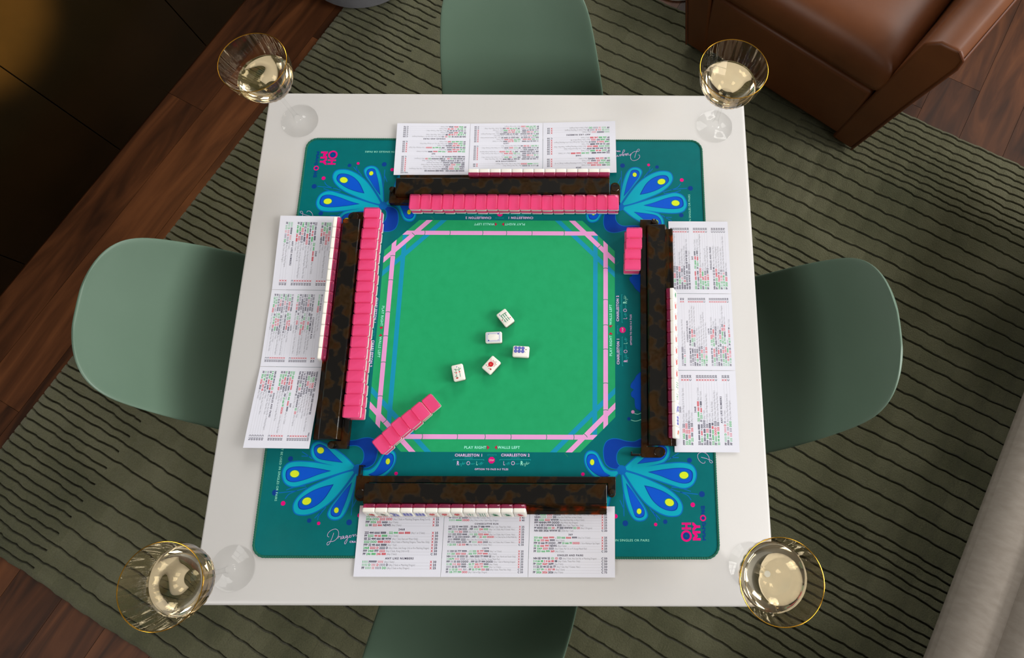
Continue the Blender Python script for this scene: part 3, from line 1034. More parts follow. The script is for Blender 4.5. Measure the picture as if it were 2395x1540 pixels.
# lettering on the mat, four sides
TXT = {k: MB() for k in ('print_mint', 'print_lilac', 'print_aqua', 'print_crimson', 'print_magenta', 'print_navy', 'stop')}
ZT = mz(8)
def q5(x, y):
    p = bp(1030 + x * 0.10021, 1030 + y * 0.10021, MZ); return p.x - MC.x, p.y - MC.y
def side(ang):
    c, s = round(math.cos(R(ang))), round(math.sin(R(ang)))
    return lambda p: (p[0] * c - p[1] * s, p[0] * s + p[1] * c, p[2])
def script(mb, pts, fn, w):
    m_ = MB(); ribbon(m_, smooth_loop(pts, 4, closed=False), w, ZT)
    mb.add([fn(v) for v in m_.v], m_.f)
for ang in (0, 90, 180, 270):
    fn = side(ang)
    def line(mk, txt, x0, x1, y0, y1, wt='b', sp=0.0, shear=0.0):
        (ax, ay), (bx, by) = q5(x0, y1), q5(x1, y0)
        put_fit(TXT[mk], txt, ax, bx, ay, (by - ay) / 0.72, wt=wt, sp=sp, z=ZT, fn=fn, shear=shear)
    line('print_mint', 'PLAY RIGHT', 552, 1075, 140, 200, sp=0.05)
    line('print_mint', 'WALLS LEFT', 1335, 1860, 140, 200, sp=0.05)
    for xs in ((1090, 1152), (1322, 1264)):
        TXT['print_crimson'].add([fn((*q5(*p), ZT)) for p in ((xs[0], 120), (xs[0], 225), (xs[1], 172))], [(0, 1, 2) if xs[1] > xs[0] else (2, 1, 0)])
    line('print_lilac', 'CHARLESTON 1', 335, 995, 320, 382, sp=0.08)
    line('print_lilac', 'CHARLESTON 2', 1415, 2090, 318, 380, sp=0.08)
    line('print_aqua', 'REQUIRED', 565, 762, 402, 432, 'r', 0.06)
    line('print_aqua', 'OPTIONAL', 1640, 1858, 402, 432, 'r', 0.06)
    line('print_aqua', 'OPTION TO', 1092, 1318, 332, 362, 'r', 0.06)
    line('print_lilac', 'OPTION TO PASS 0-3 TILES', 800, 1590, 660, 700, 'b', 0.1)
    for x0, x1 in ((300, 1015), (1385, 2105)):
        for a, c in (((x0, 455), (x1, 455)), ((x0, 452), (x0, 478)), ((x1, 452), (x1, 478))):
            m_ = MB(); ribbon(m_, [Vector(q5(*a)), Vector(q5(*c))], 0.0006, ZT)
            TXT['print_aqua'].add([fn(v) for v in m_.v], m_.f)
    c = Vector(q5(1195, 470)); rad_ = (Vector(q5(1275, 470)) - c).length
    TXT['print_magenta'].add([fn((c.x + rad_ * math.cos(R(22.5 + 45 * k)), c.y + rad_ * math.sin(R(22.5 + 45 * k)), mz(7))) for k in range(8)], [tuple(range(8))])
    line('stop', 'STOP', 1142, 1250, 450, 492, 'r')
    for mk, mk2, letter, x0, x1, tail in (('print_lilac', 'print_aqua', 'R', 380, 440, 'ight'), ('print_lilac', 'print_aqua', 'O', 602, 700, 'ver'), ('print_mint', 'print_aqua', 'L', 832, 882, 'eft'),
                                     ('print_lilac', 'print_aqua', 'L', 1465, 1515, 'eft'), ('print_lilac', 'print_aqua', 'O', 1645, 1745, 'ver'), ('print_mint', 'print_mint', 'R', 1868, 1930, 'ight')):
        line(mk, letter, x0, x1, 488, 585, 'b' if letter == 'R' else 'r')
        if tail == 'ight':
            pts = [(0, 560), (14, 540), (20, 575), (40, 548), (52, 566), (46, 610), (28, 600), (60, 560), (76, 500), (72, 572), (84, 548), (96, 572), (112, 505), (110, 560), (150, 522)]
        elif tail == 'eft':
            pts = [(0, 560), (20, 540), (12, 566), (34, 566), (62, 512), (40, 605), (56, 560), (84, 512), (72, 590), (84, 560), (120, 525)]
        else:
            pts = [(0, 545), (10, 570), (24, 545), (36, 560), (50, 545), (44, 568), (62, 562), (72, 545), (84, 556), (104, 548)]
        script(TXT[mk2], [Vector(q5(x1 + 6 + px_, py_)) for px_, py_ in pts], fn, 0.00042)
    # note along the rim, ends 'IN SINGLES OR PAIRS'
    (ax, ay), (bx, by) = q8(640, 1312), q8(1057, 1283)
    s_ = (by - ay) / 0.72
    sx_ = (bx - ax) / twidth('N SINGLES OR PAIRS', s_, 1.0, 'r', 0.03)
    full = 'NOT BE USED IN SINGLES OR PAIRS'
    put(TXT['print_mint'], full, bx - twidth(full, s_, sx_, 'r', 0.03) + (0.028 if ang == 270 else 0.0), ay, s_, sx=sx_, sp=0.03, z=ZT, fn=fn)
    # hand-written word near the rim
    def q4n(x, y):
        p = bp(580 + x * 0.19481, 1020 + y * 0.19481, MZ)
        return Vector((p.x - MC.x, p.y - MC.y)) + (Vector((0.034, -0.015)) if ang in (90, 270) else Vector((0, 0)))
    for pts in ([(1030, 1165), (1018, 1205), (1000, 1250), (975, 1300), (952, 1312), (950, 1290), (972, 1272), (1020, 1268), (1062, 1240), (1088, 1190), (1082, 1140), (1050, 1120), (1000, 1135), (962, 1170), (955, 1205), (975, 1215)],
                [(1080, 1235), (1092, 1205), (1100, 1215), (1116, 1210), (1112, 1240), (1128, 1235), (1152, 1208), (1135, 1205), (1125, 1228), (1140, 1232), (1154, 1210), (1152, 1235), (1170, 1225), (1195, 1200), (1178, 1200), (1170, 1222), (1186, 1224), (1198, 1205), (1190, 1260), (1170, 1298), (1158, 1285), (1180, 1250), (1215, 1215)],
                [(1215, 1215), (1232, 1195), (1218, 1200), (1216, 1220), (1236, 1218), (1246, 1195), (1262, 1190), (1268, 1185), (1266, 1212), (1286, 1184), (1296, 1186), (1296, 1206), (1320, 1190)]):
        script(TXT['print_lilac'], [q4n(*p) for p in pts], fn, 0.00062)
    (ax, ay), (bx, by) = q4n(1218, 1283), q4n(1300, 1262)
    put_fit(TXT['print_lilac'], 'CRA', ax, bx, ay, (by - ay) / 0.72, wt='b', sp=0.05, z=ZT, fn=fn)
# brand lettering in two opposite corners, reading away from the middle
for ang in (0, 180):
    fn = side(ang)
    def vert(mk, txt, xbase, xtop, ystart, yend, wt='r', sp=0.0, hv=0.0005):
        a, c = q8(xbase, ystart), q8(xtop, yend)
        size = (a.x - c.x) / 0.72
        w = twidth(txt, size, 1.0, wt, sp)
        sx_ = (c.y - a.y) / w
        m_ = MB(); put(m_, txt, 0, 0, size, sx=sx_, wt=wt, sp=sp)
        for k_, (ox, oy) in enumerate(((-1, -1), (1, -1), (-1, 1), (1, 1))):      # heavy strokes
            TXT[mk].add([fn((a.x - v[1] - oy * hv, a.y + v[0] + ox * hv, ZT + k_ * 0.000004)) for v in m_.v], m_.f)
    def ring(mk, x, y, r0, r1, z):
        c = q8(x, y); s_ = (q8(x + 100, y) - c).length / 100
        n_ = 28
        vs = [fn((c.x + r_ * s_ * math.cos(2 * math.pi * k / n_), c.y + r_ * s_ * math.sin(2 * math.pi * k / n_), z)) for r_ in (r0, r1) for k in range(n_)]
        TXT[mk].add(vs, [(k, n_ + k, n_ + (k + 1) % n_, (k + 1) % n_) for k in range(n_)])
    ring('print_magenta', 1515, 1245, 44, 68, ZT); ring('print_navy', 1515, 1245, 14, 40, ZT)
    vert('print_magenta', 'H', 1568, 1456, 1168, 1076, hv=0.0010)
    vert('print_magenta', 'MY', 1686, 1589, 1306, 1079, hv=0.0010)
    vert('print_navy', 'MAHJ', 1754, 1709, 1304, 1064, sp=0.06)
    ring('print_magenta', 1722, 1022, 22, 38, ZT); ring('print_navy', 1722, 1022, 7, 18, ZT)
    vert('print_navy', 'NG', 1745, 1695, 976, 864, sp=0.06)
MATS['stop'] = MATS['print_mint']
for k, mb in list(TXT.items()):
    if k in dots:
        mb.add(dots[k].v, dots[k].f)
tn = {'print_mint': 'mint_lettering', 'print_lilac': 'lilac_lettering', 'print_aqua': 'aqua_lettering', 'print_crimson': 'arrow_print', 'print_magenta': 'magenta_print', 'print_navy': 'navy_print', 'stop': 'stop_lettering'}
for k, mb in TXT.items():
    mb.build(tn[k], k, mat)['kind'] = 'stuff'

# ------------------------------------------------------------------ score cards
C26 = [['#2026', 'g222|n000|r2222 6666;(Any 2 Suits);X 25', 'g2026 DDD|r2222 DDD;(Any 2 Suits w Matching Dragons, Kong 2 or 6);X 25', 'nFFF|g2026|r222|n6666;(Any 3 Suits);X 25', 'g22|n00|r222 666|nNEWS;(Any 2 Suits);X 30',
        '#2468', 'n222 444 6666 8888|oor|g222 444|r6666 8888;(Any 1 or 2 Suits);X 25', 'nFF|g2222|r44 66|g8888;(Any 2 Suits);X 30', 'nEE 22 444 666 88 WW;(Any 1 Suit, East and West Only);X 30', 'g2222 DDD|r8888 DDD;(Any 2 Suits w Matching Dragons, These Nos. Only);X 25',
        'nFFF 22 44 666 8888;(Any 1 Suit);X 25', 'g2468|r2222 D|n2222 D;(Any 3 Suits, Like Kongs 2,4,6 or 8 w Matching Dragon);X 25', 'nFFF|g2468|nFFF|r2222;(Any 2 Suits, Kong 2,4,6 or 8);X 30', 'nFF|g246 888|r246 888;(Any 2 Suits);C 30',
        '#ANY LIKE NUMBERS', 'g1111|nFFFFFF|r1111;(Any 2 Suits);X 30', 'g1111 D|r111 D|n1111 D;(Any 3 Suits w Matching Dragon);X 25', 'nFF|g1111|r11|n1111|gDD;(Any 3 Suits w Any Dragon);X 25'],
       ['nFF 11111 22 33333;(Any 1 Suit, Any 3 Consec. Nos.);X 45', 'g11111 44444|rDDDD;(Any 2 Nos. in Any 1 Suit w Opp. Dragon);X 40',
        '#CONSECUTIVE RUN', 'n11 222 33 444 5555|oor|n55 666 77 888 9999;(Any 1 Suit, These Nos. Only);X 25', 'nFFF 1111 234 5555|oor|nFFF|g1111|r234|g5555;(Any 1 or 2 Suits, Any 5 Consec. Nos.);X 25', 'g11 22|r111 222|n3333;(Any 3 Suits, Any 3 Consec. Nos.);X 25',
        'n111 222 3333 4444|oor|g111 222|r3333 4444;(Any 1 or 2 Suits, Any 4 Consec. Nos.);X 25', 'nFFF 11 22 333 DDDD|oor|nFFF|g11|r22|g333|rDDDD;(1 or 2 Suits, Any Run, Ds Match Middle No.);X 25', 'n1111 FFFFFF 2222;(Any 1 Suit, Any 2 Consec. Nos.);X 30',
        'nFF 1111 2222 3333|oor|nFF|g1111|r2222|n3333;(Any 1 or 3 Suits, Any 3 Consec. Nos.);X 25', 'g1 22 333|r1 22 333|n44;(Any 3 Suits, Any 4 Consec. Nos.);C 35',
        '#13579', 'n11 333 55 777 9999|oor|g11 333|r55 777|n9999;(Any 1 or 3 Suits);X 25', 'g111 333|r3333 5555|oor|g555 777|r7777 9999;(Any 2 Suits);X 25', 'nNN 1111 33 5555 SS|oor|nNN 5555 77 9999 SS;(Any 1 Suit, North and South Only);X 30',
        'g113579|r1111|n1111;(Any 3 Suits, Pair Any Odd No., Kongs Match Pair);X 25', 'nFFF 11 33 555 DDDD|oor|nFFF 55 77 999 DDDD;(Any 1 Suit w Matching Dragon);X 25', 'g11 33|r111 333|n5555|oor|g55 77|r555 777|n9999;(Any 3 Suits);X 25',
        'n1111 33 55 77 9999|oor|g1111|r33 55 77|g9999;(Any 1 or 2 Suits);X 30', 'nFF|g11 33 55|r111|n111|oor|nFF|g55 77 99|r555|n555;(Any 3 Suits, These Nos. Only);C 35', 'nFF|g135 777 999|rDDD;(Any 1 Suit w Opp. Dragon);C 30'],
       ['#>VALUES', 'nNNNN EEE WWW SSSS|oor|nNNN EEEE WWWW SSS; ;X 25', 'n1234|gDDD|rDDD|nDDDD;(Any 4 Consec. Nos. in Any 1 Suit, Any 3 Dragons);X 25', 'nNNN|g1111|r1111|nSSS;(Any Like Odd Nos. in Any 2 Suits);X 25', 'nEEE|g2222|r2222|nWWW;(Any Like Even Nos. in Any 2 Suits);X 25',
        'nFFF NNNN FFF DDDD;(Any Wind, Any Dragon);X 25', 'n1 N 2 EE 3 WWW 4 SSSS;(Any 1 Suit, These Nos. Only);X 25', 'nFF NNNN SSSS|gDD|rDD|oor|nFF EEEE WWWW|gDD|rDD;(Any 2 Dragons);X 25', 'nNN EEE 2026 WWW SS;(2026 Any 1 Suit);C 30',
        '#369', 'g333 666|r6666 9999|oor|g333 666|r6666|n9999;(Any 2 or 3 Suits);X 25', 'g33 66|r333 666|n9999;(Any 3 Suits);X 25', 'nFFF 33 666 99 DDDD|oor|nFFF|g33 666 99|rDDDD;(1 Suit w Matching or Opp. Dragon);X 25', 'g33 66|r666 999|nNEWS;(Any 2 Suits);X 30',
        'nFF|g3369|r3333|n3333;(Any 3 Suits, Pair 3,6, or 9, Kongs Match Pair);X 25', 'nFF|g333 666 999|r369;(Any 2 Suits);C 30',
        '#SINGLES AND PAIRS', 'nNN EE WW SS|g1D|r1D|n1D;(Any 3 Suits, Any Like No. w Matching Dragon);C 50', 'g2 4 66 88|r2 4 66 88|n88;(Any 3 Suits, These Nos. Only);C 50', 'nFF|g3369|r3669|n3699;(Any 3 Suits);C 50',
        'n11 22 33 44 55 66 77;(Any 1 Suit, Any 7 Consec. Nos.);C 50', 'g11 357 99|r11 357 99;(Any 2 Suits);C 50', 'nFF|g2026|r2026|n2026;(Any 3 Suits);C 75']]
C25 = [['#>VALUES', '#2025', 'nFFFF|g2025|r222|n222;(Any 3 Suits, Like Pungs 2s or 5s in Opp. Suits);X 25', 'g222|n0000|r222 5555;(Any 2 Suits);X 25', 'g2025|r222 555|nDDDD;(Any 3 Suits);X 30', 'nFF|g222|n000|r222|n555;(Any 3 Suits);C 30',
        '#2468', 'n222 4444 666 8888|oor|g222 4444|r666 8888;(Any 1 or 2 Suits);X 25', 'nFF|g2222 +|r4444|n= 6666|oor|nFF|g2222 +|r6666|n= 8888;(Any 3 Suits);X 25', 'n22 444 66 888 DDDD;(Any 1 Suit);X 25', 'nFFFF|g2468|r222|n222;(Any 3 Suits, Like Pungs Any Even No.);X 25',
        'nFFF 22 44 666 8888;(Any 1 Suit);X 25', 'g222 4444 666|r88|n88;(Any 3 Suits, Pairs 8s Only);X 25', 'nFF|g2222|rDDDD|n2222;(Any 3 Suits, Like Kongs Any Even No.);X 25', 'g22 44 66 88|r222|n222;(Any 3 Suits, Like Pungs Any Even No.);C 30',
        '#ANY LIKE NUMBERS', 'nFF|g1111 D|r1111 D|n11;(Any 3 Suits);X 25', 'nFFFF|g11|r111|n111|g11;(Any 3 Suits, Pairs Must Be Same Suit);X 30', 'nFF|g111|r111|n111|gDDD;(Any 3 Suits, Any Dragon);C 30'],
       ['n11111 NNNN 22222;(Any 1 Suit, Any 2 Consec. Nos., Any Wind);X 45', 'nFF|g11111|r11|n11111;(Any 3 Suits, Any Like Nos.);X 45',
        '#CONSECUTIVE RUN', 'n11 222 3333 444 55|oor|n55 666 7777 888 99;(Any 1 Suit, These Nos. Only);X 25', 'n111 2222 333 4444|oor|g111 2222|r333 4444;(Any 1 or 2 Suits, Any 4 Consec. Nos.);X 25', 'nFFFF 1111 22 3333|oor|nFFFF|g1111|r22|n3333;(Any 1 or 3 Suits, Any 3 Consec. Nos.);X 25',
        'nFFF|g123|r4444|n5555;(Any 3 Suits, Any 5 Consec. Nos.);X 25', 'nFF 11 222 3333 DDD;(Any 1 Suit, Any 3 Consec. Nos.);X 25', 'g111 222 3333|rDD|nDD;(Any 3 Suits, Any 3 Consec. Nos. w Opp. Dragons);X 25', 'g112345|r1111|n1111;(Any 5 Consec. Nos., Pair Any No. in Run, Kongs Match Pair);X 30',
        'nFF|g1 22 333|r1 22 333;(Any 2 Suits, Any Same 3 Consec. Nos.);C 30',
        '#13579', 'n11 333 5555 777 99|oor|g11 333|r5555|n777 99;(Any 1 or 3 Suits);X 25', 'g111 3333|r333 5555|oor|g555 7777|r777 9999;(Any 2 Suits);X 25', 'n1111 333 5555 DDD|oor|n5555 777 9999 DDD;(Any 1 Suit);X 25', 'nFFFF|g1111 +|r9999|n= 10;(Any 2 Suits, These Nos. Only);X 25',
        'nFFF 135 7777 9999|oor|nFFF|g135|r7777|n9999;(Any 1 or 3 Suits);X 25', 'g111 333 5555|rDD|nDD|oor|g555 777 9999|rDD|nDD;(Any 3 Suits w Opp. Dragons);X 25', 'g11 333|nNEWS|r333 55|oor|g55 777|nNEWS|r777 99;(Any 2 Suits);X 30', 'g1111|r33 55 77|g9999;(Any 2 Suits);X 30',
        'nFF|g11 33|r111 333|n55|oor|nFF|g55 77|r555 777|n99;(Any 3 Suits);C 30'],
       ['nNNNN EEE WWW SSSS|oor|nNNN EEEE WWWW SSS; ;X 25', 'nFF 123|gDD|rDDD|nDDDD;(Any 3 Consec. Nos. in Any 1 Suit, Any 3 Dragons);X 25', 'nFFF NN EE WWW SSSS; ;X 25', 'nFFFF|gDDD|nNEWS|rDDD;(Dragons Any 2 Suits);X 25', 'nNNNN|g1|r11|n111 SSSS;(Any Like Odd Nos. in 3 Suits);X 25',
        'nEEEE|g2|r22|n222 WWWW;(Any Like Even Nos. in 3 Suits);X 25', 'nNN EEE WWW SS 2025|oor|nNNN EE WW SSS 2025;(2025 Any 1 Suit);X 30', 'nNN EE WWW SSS DDDD;(Kong Any Dragon);C 30',
        '#369', 'g333 6666|r666 9999|oor|g333 6666|r666|n9999;(Any 2 or 3 Suits);X 25', 'nFF 3333 + 6666 = 9999|oor|nFF|g3333 +|r6666|n= 9999;(Any 1 or 3 Suits);X 25', 'g3333 DDD|r3333 DDD;(Any 2 Suits, Like Kongs 3 6 or 9 w Matching Dragons);X 25', 'nFFF|g3333|r369|g9999;(Any 2 Suits);X 25',
        'g33 66 99|r3333|n3333;(Any 3 Suits, Like Kongs 3, 6, or 9);X 25', 'nFF|g333 D|r666 D|n999 D;(Any 3 Suits w Matching Dragons);C 30',
        '#SINGLES AND PAIRS', 'nNN EW SS 11 22 33 44;(Any 1 Suit, Any 4 Consec. Nos.);C 50', 'nFF|g2468 DD|r2468 DD;(Any 2 Suits w Matching Dragons);C 50', 'g336699|r336699|n33;(Any 3 Suits, Pair 3,6, or 9 in Third Suit);C 50',
        'nFF|g11 22|r11 22|n11 22;(Any 3 Suits, Any 2 Consec. Nos.);C 50', 'g11 33 55 77 99|r11|n11;(Any 3 Suits, Pairs Any Like Odd Nos. in Opp. Suits);C 50', 'nFF|g2025|r2025|n2025;(Any 3 Suits);C 75']]
CWD, CHT = 0.1502, 0.1175
INK = {'n': 'ink_navy', 'g': 'ink_green', 'r': 'ink_red', 'o': 'ink_grey'}
def card_print(data, zf):
    """lettering of one three-panel card, split by ink"""
    out = {k: MB() for k in INK}
    for pn, items in enumerate(data):
        xl = -1.5 * CWD + pn * CWD + (0.013 if pn == 0 else 0.0085)
        xr = -1.5 * CWD + (pn + 1) * CWD - (0.0085 if pn < 2 else 0.0135)
        ytop, ybot = CHT / 2 - ((0.0065 if items[0] == '#>VALUES' else 0.0145), 0.0213, 0.0065)[pn], -CHT / 2 + (0.0125 if pn == 0 else 0.0065)
        heads = sum(1 for i, it in enumerate(items) if it[0] == '#' and i)
        pitch = (ytop - ybot) / (len(items) - 1 + 0.55 * heads)
        size = pitch * 1.02
        y = ytop
        z = 0.00034
        for i, it in enumerate(items):
            if i:
                y -= pitch
            if it[0] == '#':
                if i:
                    y -= pitch * 0.4
                txt = it[1:]
                if txt[0] == '>':
                    txt = txt[1:]
                    put(out['n'], txt, xr - twidth(txt, size * 0.85, 1, 'b', 0.08), y, size * 0.85, wt='b', sp=0.08, z=z)
                else:
                    put(out['n'], txt, (xl + xr) / 2 - twidth(txt, size * 0.9, 1, 'b', 0.12) / 2, y, size * 0.9, wt='b', sp=0.12, z=z)
                if i:
                    y -= pitch * 0.15
                continue
            seg, note, val = it.split(';')
            segs = [(s[0], s[1:]) for s in seg.split('|')]
            vx = xr - twidth('X 25', size, 1, 'b', 0.06)
            avail = vx - xl - 0.002
            mw = sum(twidth(s + ' ', size * (0.6 if c == 'o' else 1), 1.0, 'b' if c != 'o' else 'r') for c, s in segs)
            msx = min(0.98, 0.70 * avail / mw) if mw > 0.70 * avail else 0.98
            x = xl
            for c, s in segs:
                if c == 'o':
                    x = put(out['o'], s + ' ', x, y, size * 0.62, sx=msx, z=z)
                else:
                    x = put(out[c], s + ' ', x, y, size, sx=msx, wt='b', z=z)
            if note.strip():
                nw = twidth(note, size * 0.92)
                nsx = min(0.72, (vx - x - 0.003) / nw)
                x = put(out['o'], note, x, y, size * (0.92 if nsx > 0.45 else 0.7), sx=nsx if nsx > 0.45 else nsx * 1.3, z=z)
            x += 0.0015
            while x < vx - 0.0016:
                k = size * 0.05
                out['o'].poly([(x - k, y), (x + k, y), (x + k, y + 2 * k), (x - k, y + 2 * k)], z)
                x += size * 0.36
            c = val[0]
            put(out['r' if c == 'X' else 'n'], c, vx, y, size, wt='b', z=z)
            put(out['n'], val[2:], xr - twidth(val[2:], size, 1, 'b', 0.08), y, size, wt='b', sp=0.08, z=z)
    for mb in out.values():
        mb.v = [(x, y, zz + zf(x)) for x, y, zz in mb.v]
    return out
flat = lambda x: 0.0
def left_lift(x):       # outer panels spring up a little from their folds
    a = CWD / 2
    if x < -a:
        return 0.009 * ((-x - a) / CWD)
    if x > a:
        return 0.016 * ((x - a) / CWD)
    return 0.0
def soft_lift(x):
    a = CWD / 2
    return 0.004 * max(0.0, (abs(x) - a) / CWD)
CARDZ = TZ + 0.0036
for data, zf, (cx_, cy_), ang, lab in (
        (C26, flat, (-0.0008, -0.3937), 0.0, 'white folded score card under the rack whose tile faces are in view'),
        (C25, flat, (0.3917, -0.0155), 90.0, 'white folded score card with 2025 hands, on the side of the grey sofa'),
        (C26, soft_lift, (0.0042, 0.3685), 181.0, 'white folded score card on the armchair side of the mat'),
        (C26, left_lift, (-0.3765, -0.012), -90.6, 'white folded score card with outer panels lifted, on the cabinet side')):
    M = Matrix.Translation((cx_, cy_, CARDZ)) @ Matrix.Rotation(R(ang), 4, 'Z')
    c = thing('score_card', lab, 'score card', M, 'folded score cards')
    for pn in range(3):
        mb = MB()
        n_ = 8
        x0 = -1.5 * CWD + pn * CWD
        rs = []
        for k in range(n_ + 1):
            x = x0 + 0.0003 + (CWD - 0.0006) * k / n_
            z = zf(x)
            rs.append([(x, -CHT / 2, z), (x, CHT / 2, z), (x, CHT / 2, z + 0.0003), (x, -CHT / 2, z + 0.0003)])
        mb.rings(rs)
        mb.build('panel', 'card_paper', c)
    for k, mb in card_print(data, zf).items():
        mb.build({'n': 'navy_lettering', 'g': 'green_lettering', 'r': 'red_lettering', 'o': 'grey_lettering'}[k], INK[k], c)['kind'] = 'stuff'

# ------------------------------------------------------------------ racks
RACKZ = TZ + 0.0034
sec = [(0, 0), (0, 0.0265), (0.0016, 0.0285), (0.0325, 0.0285), (0.0345, 0.0270), (0.0412, 0.0085), (0.043, 0.006), (0.0495, 0.0080), (0.0515, 0.0076), (0.0522, 0.0060), (0.0522, 0.0017), (0.038, 0.0017), (0.038, 0)]
HL = 0.2105
def make_rack():
    root = bpy.data.objects.new('tile_rack', None)
    COL.objects.link(root)
    mb = MB()
    mb.rings([[(x, -p, z) for p, z in sec] for x in (HL, -HL)])
    mb.build('rack_body', 'tortoiseshell', root, bevel=0.0008)
    mb = MB()
    # pusher arm: one U-shaped strip round the back of the rack
    outl = [(-0.2315, 0.0125), (0.2265, 0.0125), (0.2265, -0.016)] + [(0.2195 + 0.007 * math.cos(R(-a)), -0.016 + 0.007 * math.sin(R(-a))) for a in (30, 60, 90, 120, 150)] + [(0.2125, -0.016), (0.2125, 0.0012),
            (-0.2125, 0.0012), (-0.2125, -0.022)] + [(-0.2215 + 0.009 * math.cos(R(-a)), -0.022 + 0.009 * math.sin(R(-a))) for a in (30, 60, 90, 120, 150)] + [(-0.2315, -0.022)]
    outl.reverse()
    mb.rings([[(x, y, 0.0) for x, y in outl], [(x, y, 0.0135) for x, y in outl]])
    arm = mb.build('pusher_arm', 'tortoiseshell', root, bevel=0.0008)
    mb = MB()
    mb.lathe([(0.0045, 0.0125), (0.0045, 0.0155), (0.0058, 0.0175), (0.0058, 0.0205), (0.0044, 0.0232), (0.0, 0.0242)], 20)
    k = mb.build('knob', 'tortoiseshell', arm, smooth=True); k.location = (0.2195, -0.0135, 0)
    mb = MB(); mb.lathe([(0.0082, 0.0125), (0.0082, 0.0142), (0.0074, 0.0148), (0.0, 0.0148)], 24)
    k = mb.build('hinge_cap', 'tortoiseshell', arm, smooth=True); k.location = (-0.2215, -0.0185, 0)
    mb = MB(); mb.box(-0.2292, -0.2252, 0.0125, 0.031, 0.0, 0.0125); mb.box(-0.2252, -0.2215, 0.0285, 0.031, 0.0, 0.0125)
    mb.build('hinge_tab', 'tortoiseshell', arm, bevel=0.0006)
    return root
rk = make_rack()
RACKS = {}
for k, (nm, (x, y), ang, lab) in enumerate((('bottom', (-0.0008, -0.2965), 0.0, 'tortoiseshell tile rack holding thirteen tiles with faces in view, half its ledge bare'),
                             ('right', (0.2862, -0.019), 89.45, 'tortoiseshell tile rack on the grey sofa side of the mat'),
                             ('top', (0.0052, 0.2545), 180.45, 'tortoiseshell tile rack behind the long pink wall on the armchair side'),
                             ('left', (-0.2672, -0.011), -90.0, 'tortoiseshell tile rack behind the long pink wall on the cabinet side'))):
    q = rk if k == 0 else copy_tree(rk)
    M = Matrix.Translation((x, y, RACKZ)) @ Matrix.Rotation(R(ang), 4, 'Z')
    q.matrix_world = M
    tag(q, lab, 'tile rack', 'tortoiseshell racks')
    RACKS[nm] = M

# ------------------------------------------------------------------ tiles
TW, TL_, TT, TP = 0.0215, 0.0304, 0.0145, 0.0074
def ring_at(ins, z):
    return [(x, y, z) for x, y in rrect(TW / 2 - 0.0002 - ins, TL_ / 2 - ins, 0.0026 - ins * 0.4, 4)]
mb = MB()
mb.rings([ring_at(0.0, TP), ring_at(0.0, TT - 0.0019), ring_at(0.0006, TT - 0.0006), ring_at(0.0019, TT)])
iv0 = mb.build('ivory_block', 'ivory', None, smooth=True, angle=50); IV = iv0.data
mb = MB()
mb.rings([ring_at(0.0019, 0.0), ring_at(0.0006, 0.0006), ring_at(0.0, 0.0019), ring_at(0.0, TP)], True, False)
pk0 = mb.build('pink_back', 'pink_acrylic', None, smooth=True, angle=50); PK = pk0.data
for q in (iv0, pk0):
    bpy.data.objects.remove(q)
def tile(M, label, group, face=None):
    e = thing('mahjong_tile', label, 'tile', M, group)
    for nm, me in (('ivory_block', IV), ('pink_back', PK)) + ((('face_design', face),) if face else ()):
        q = bpy.data.objects.new(nm, me)
        COL.objects.link(q)
        q.parent = e
    return e
FM = ['engrave_red', 'engrave_green', 'engrave_blue', 'engrave_pale', 'engrave_grey', 'engrave_orange']
RED, GRN, BLU, PAL, GRY, ORG = range(6)
FZ = TT + 0.00008
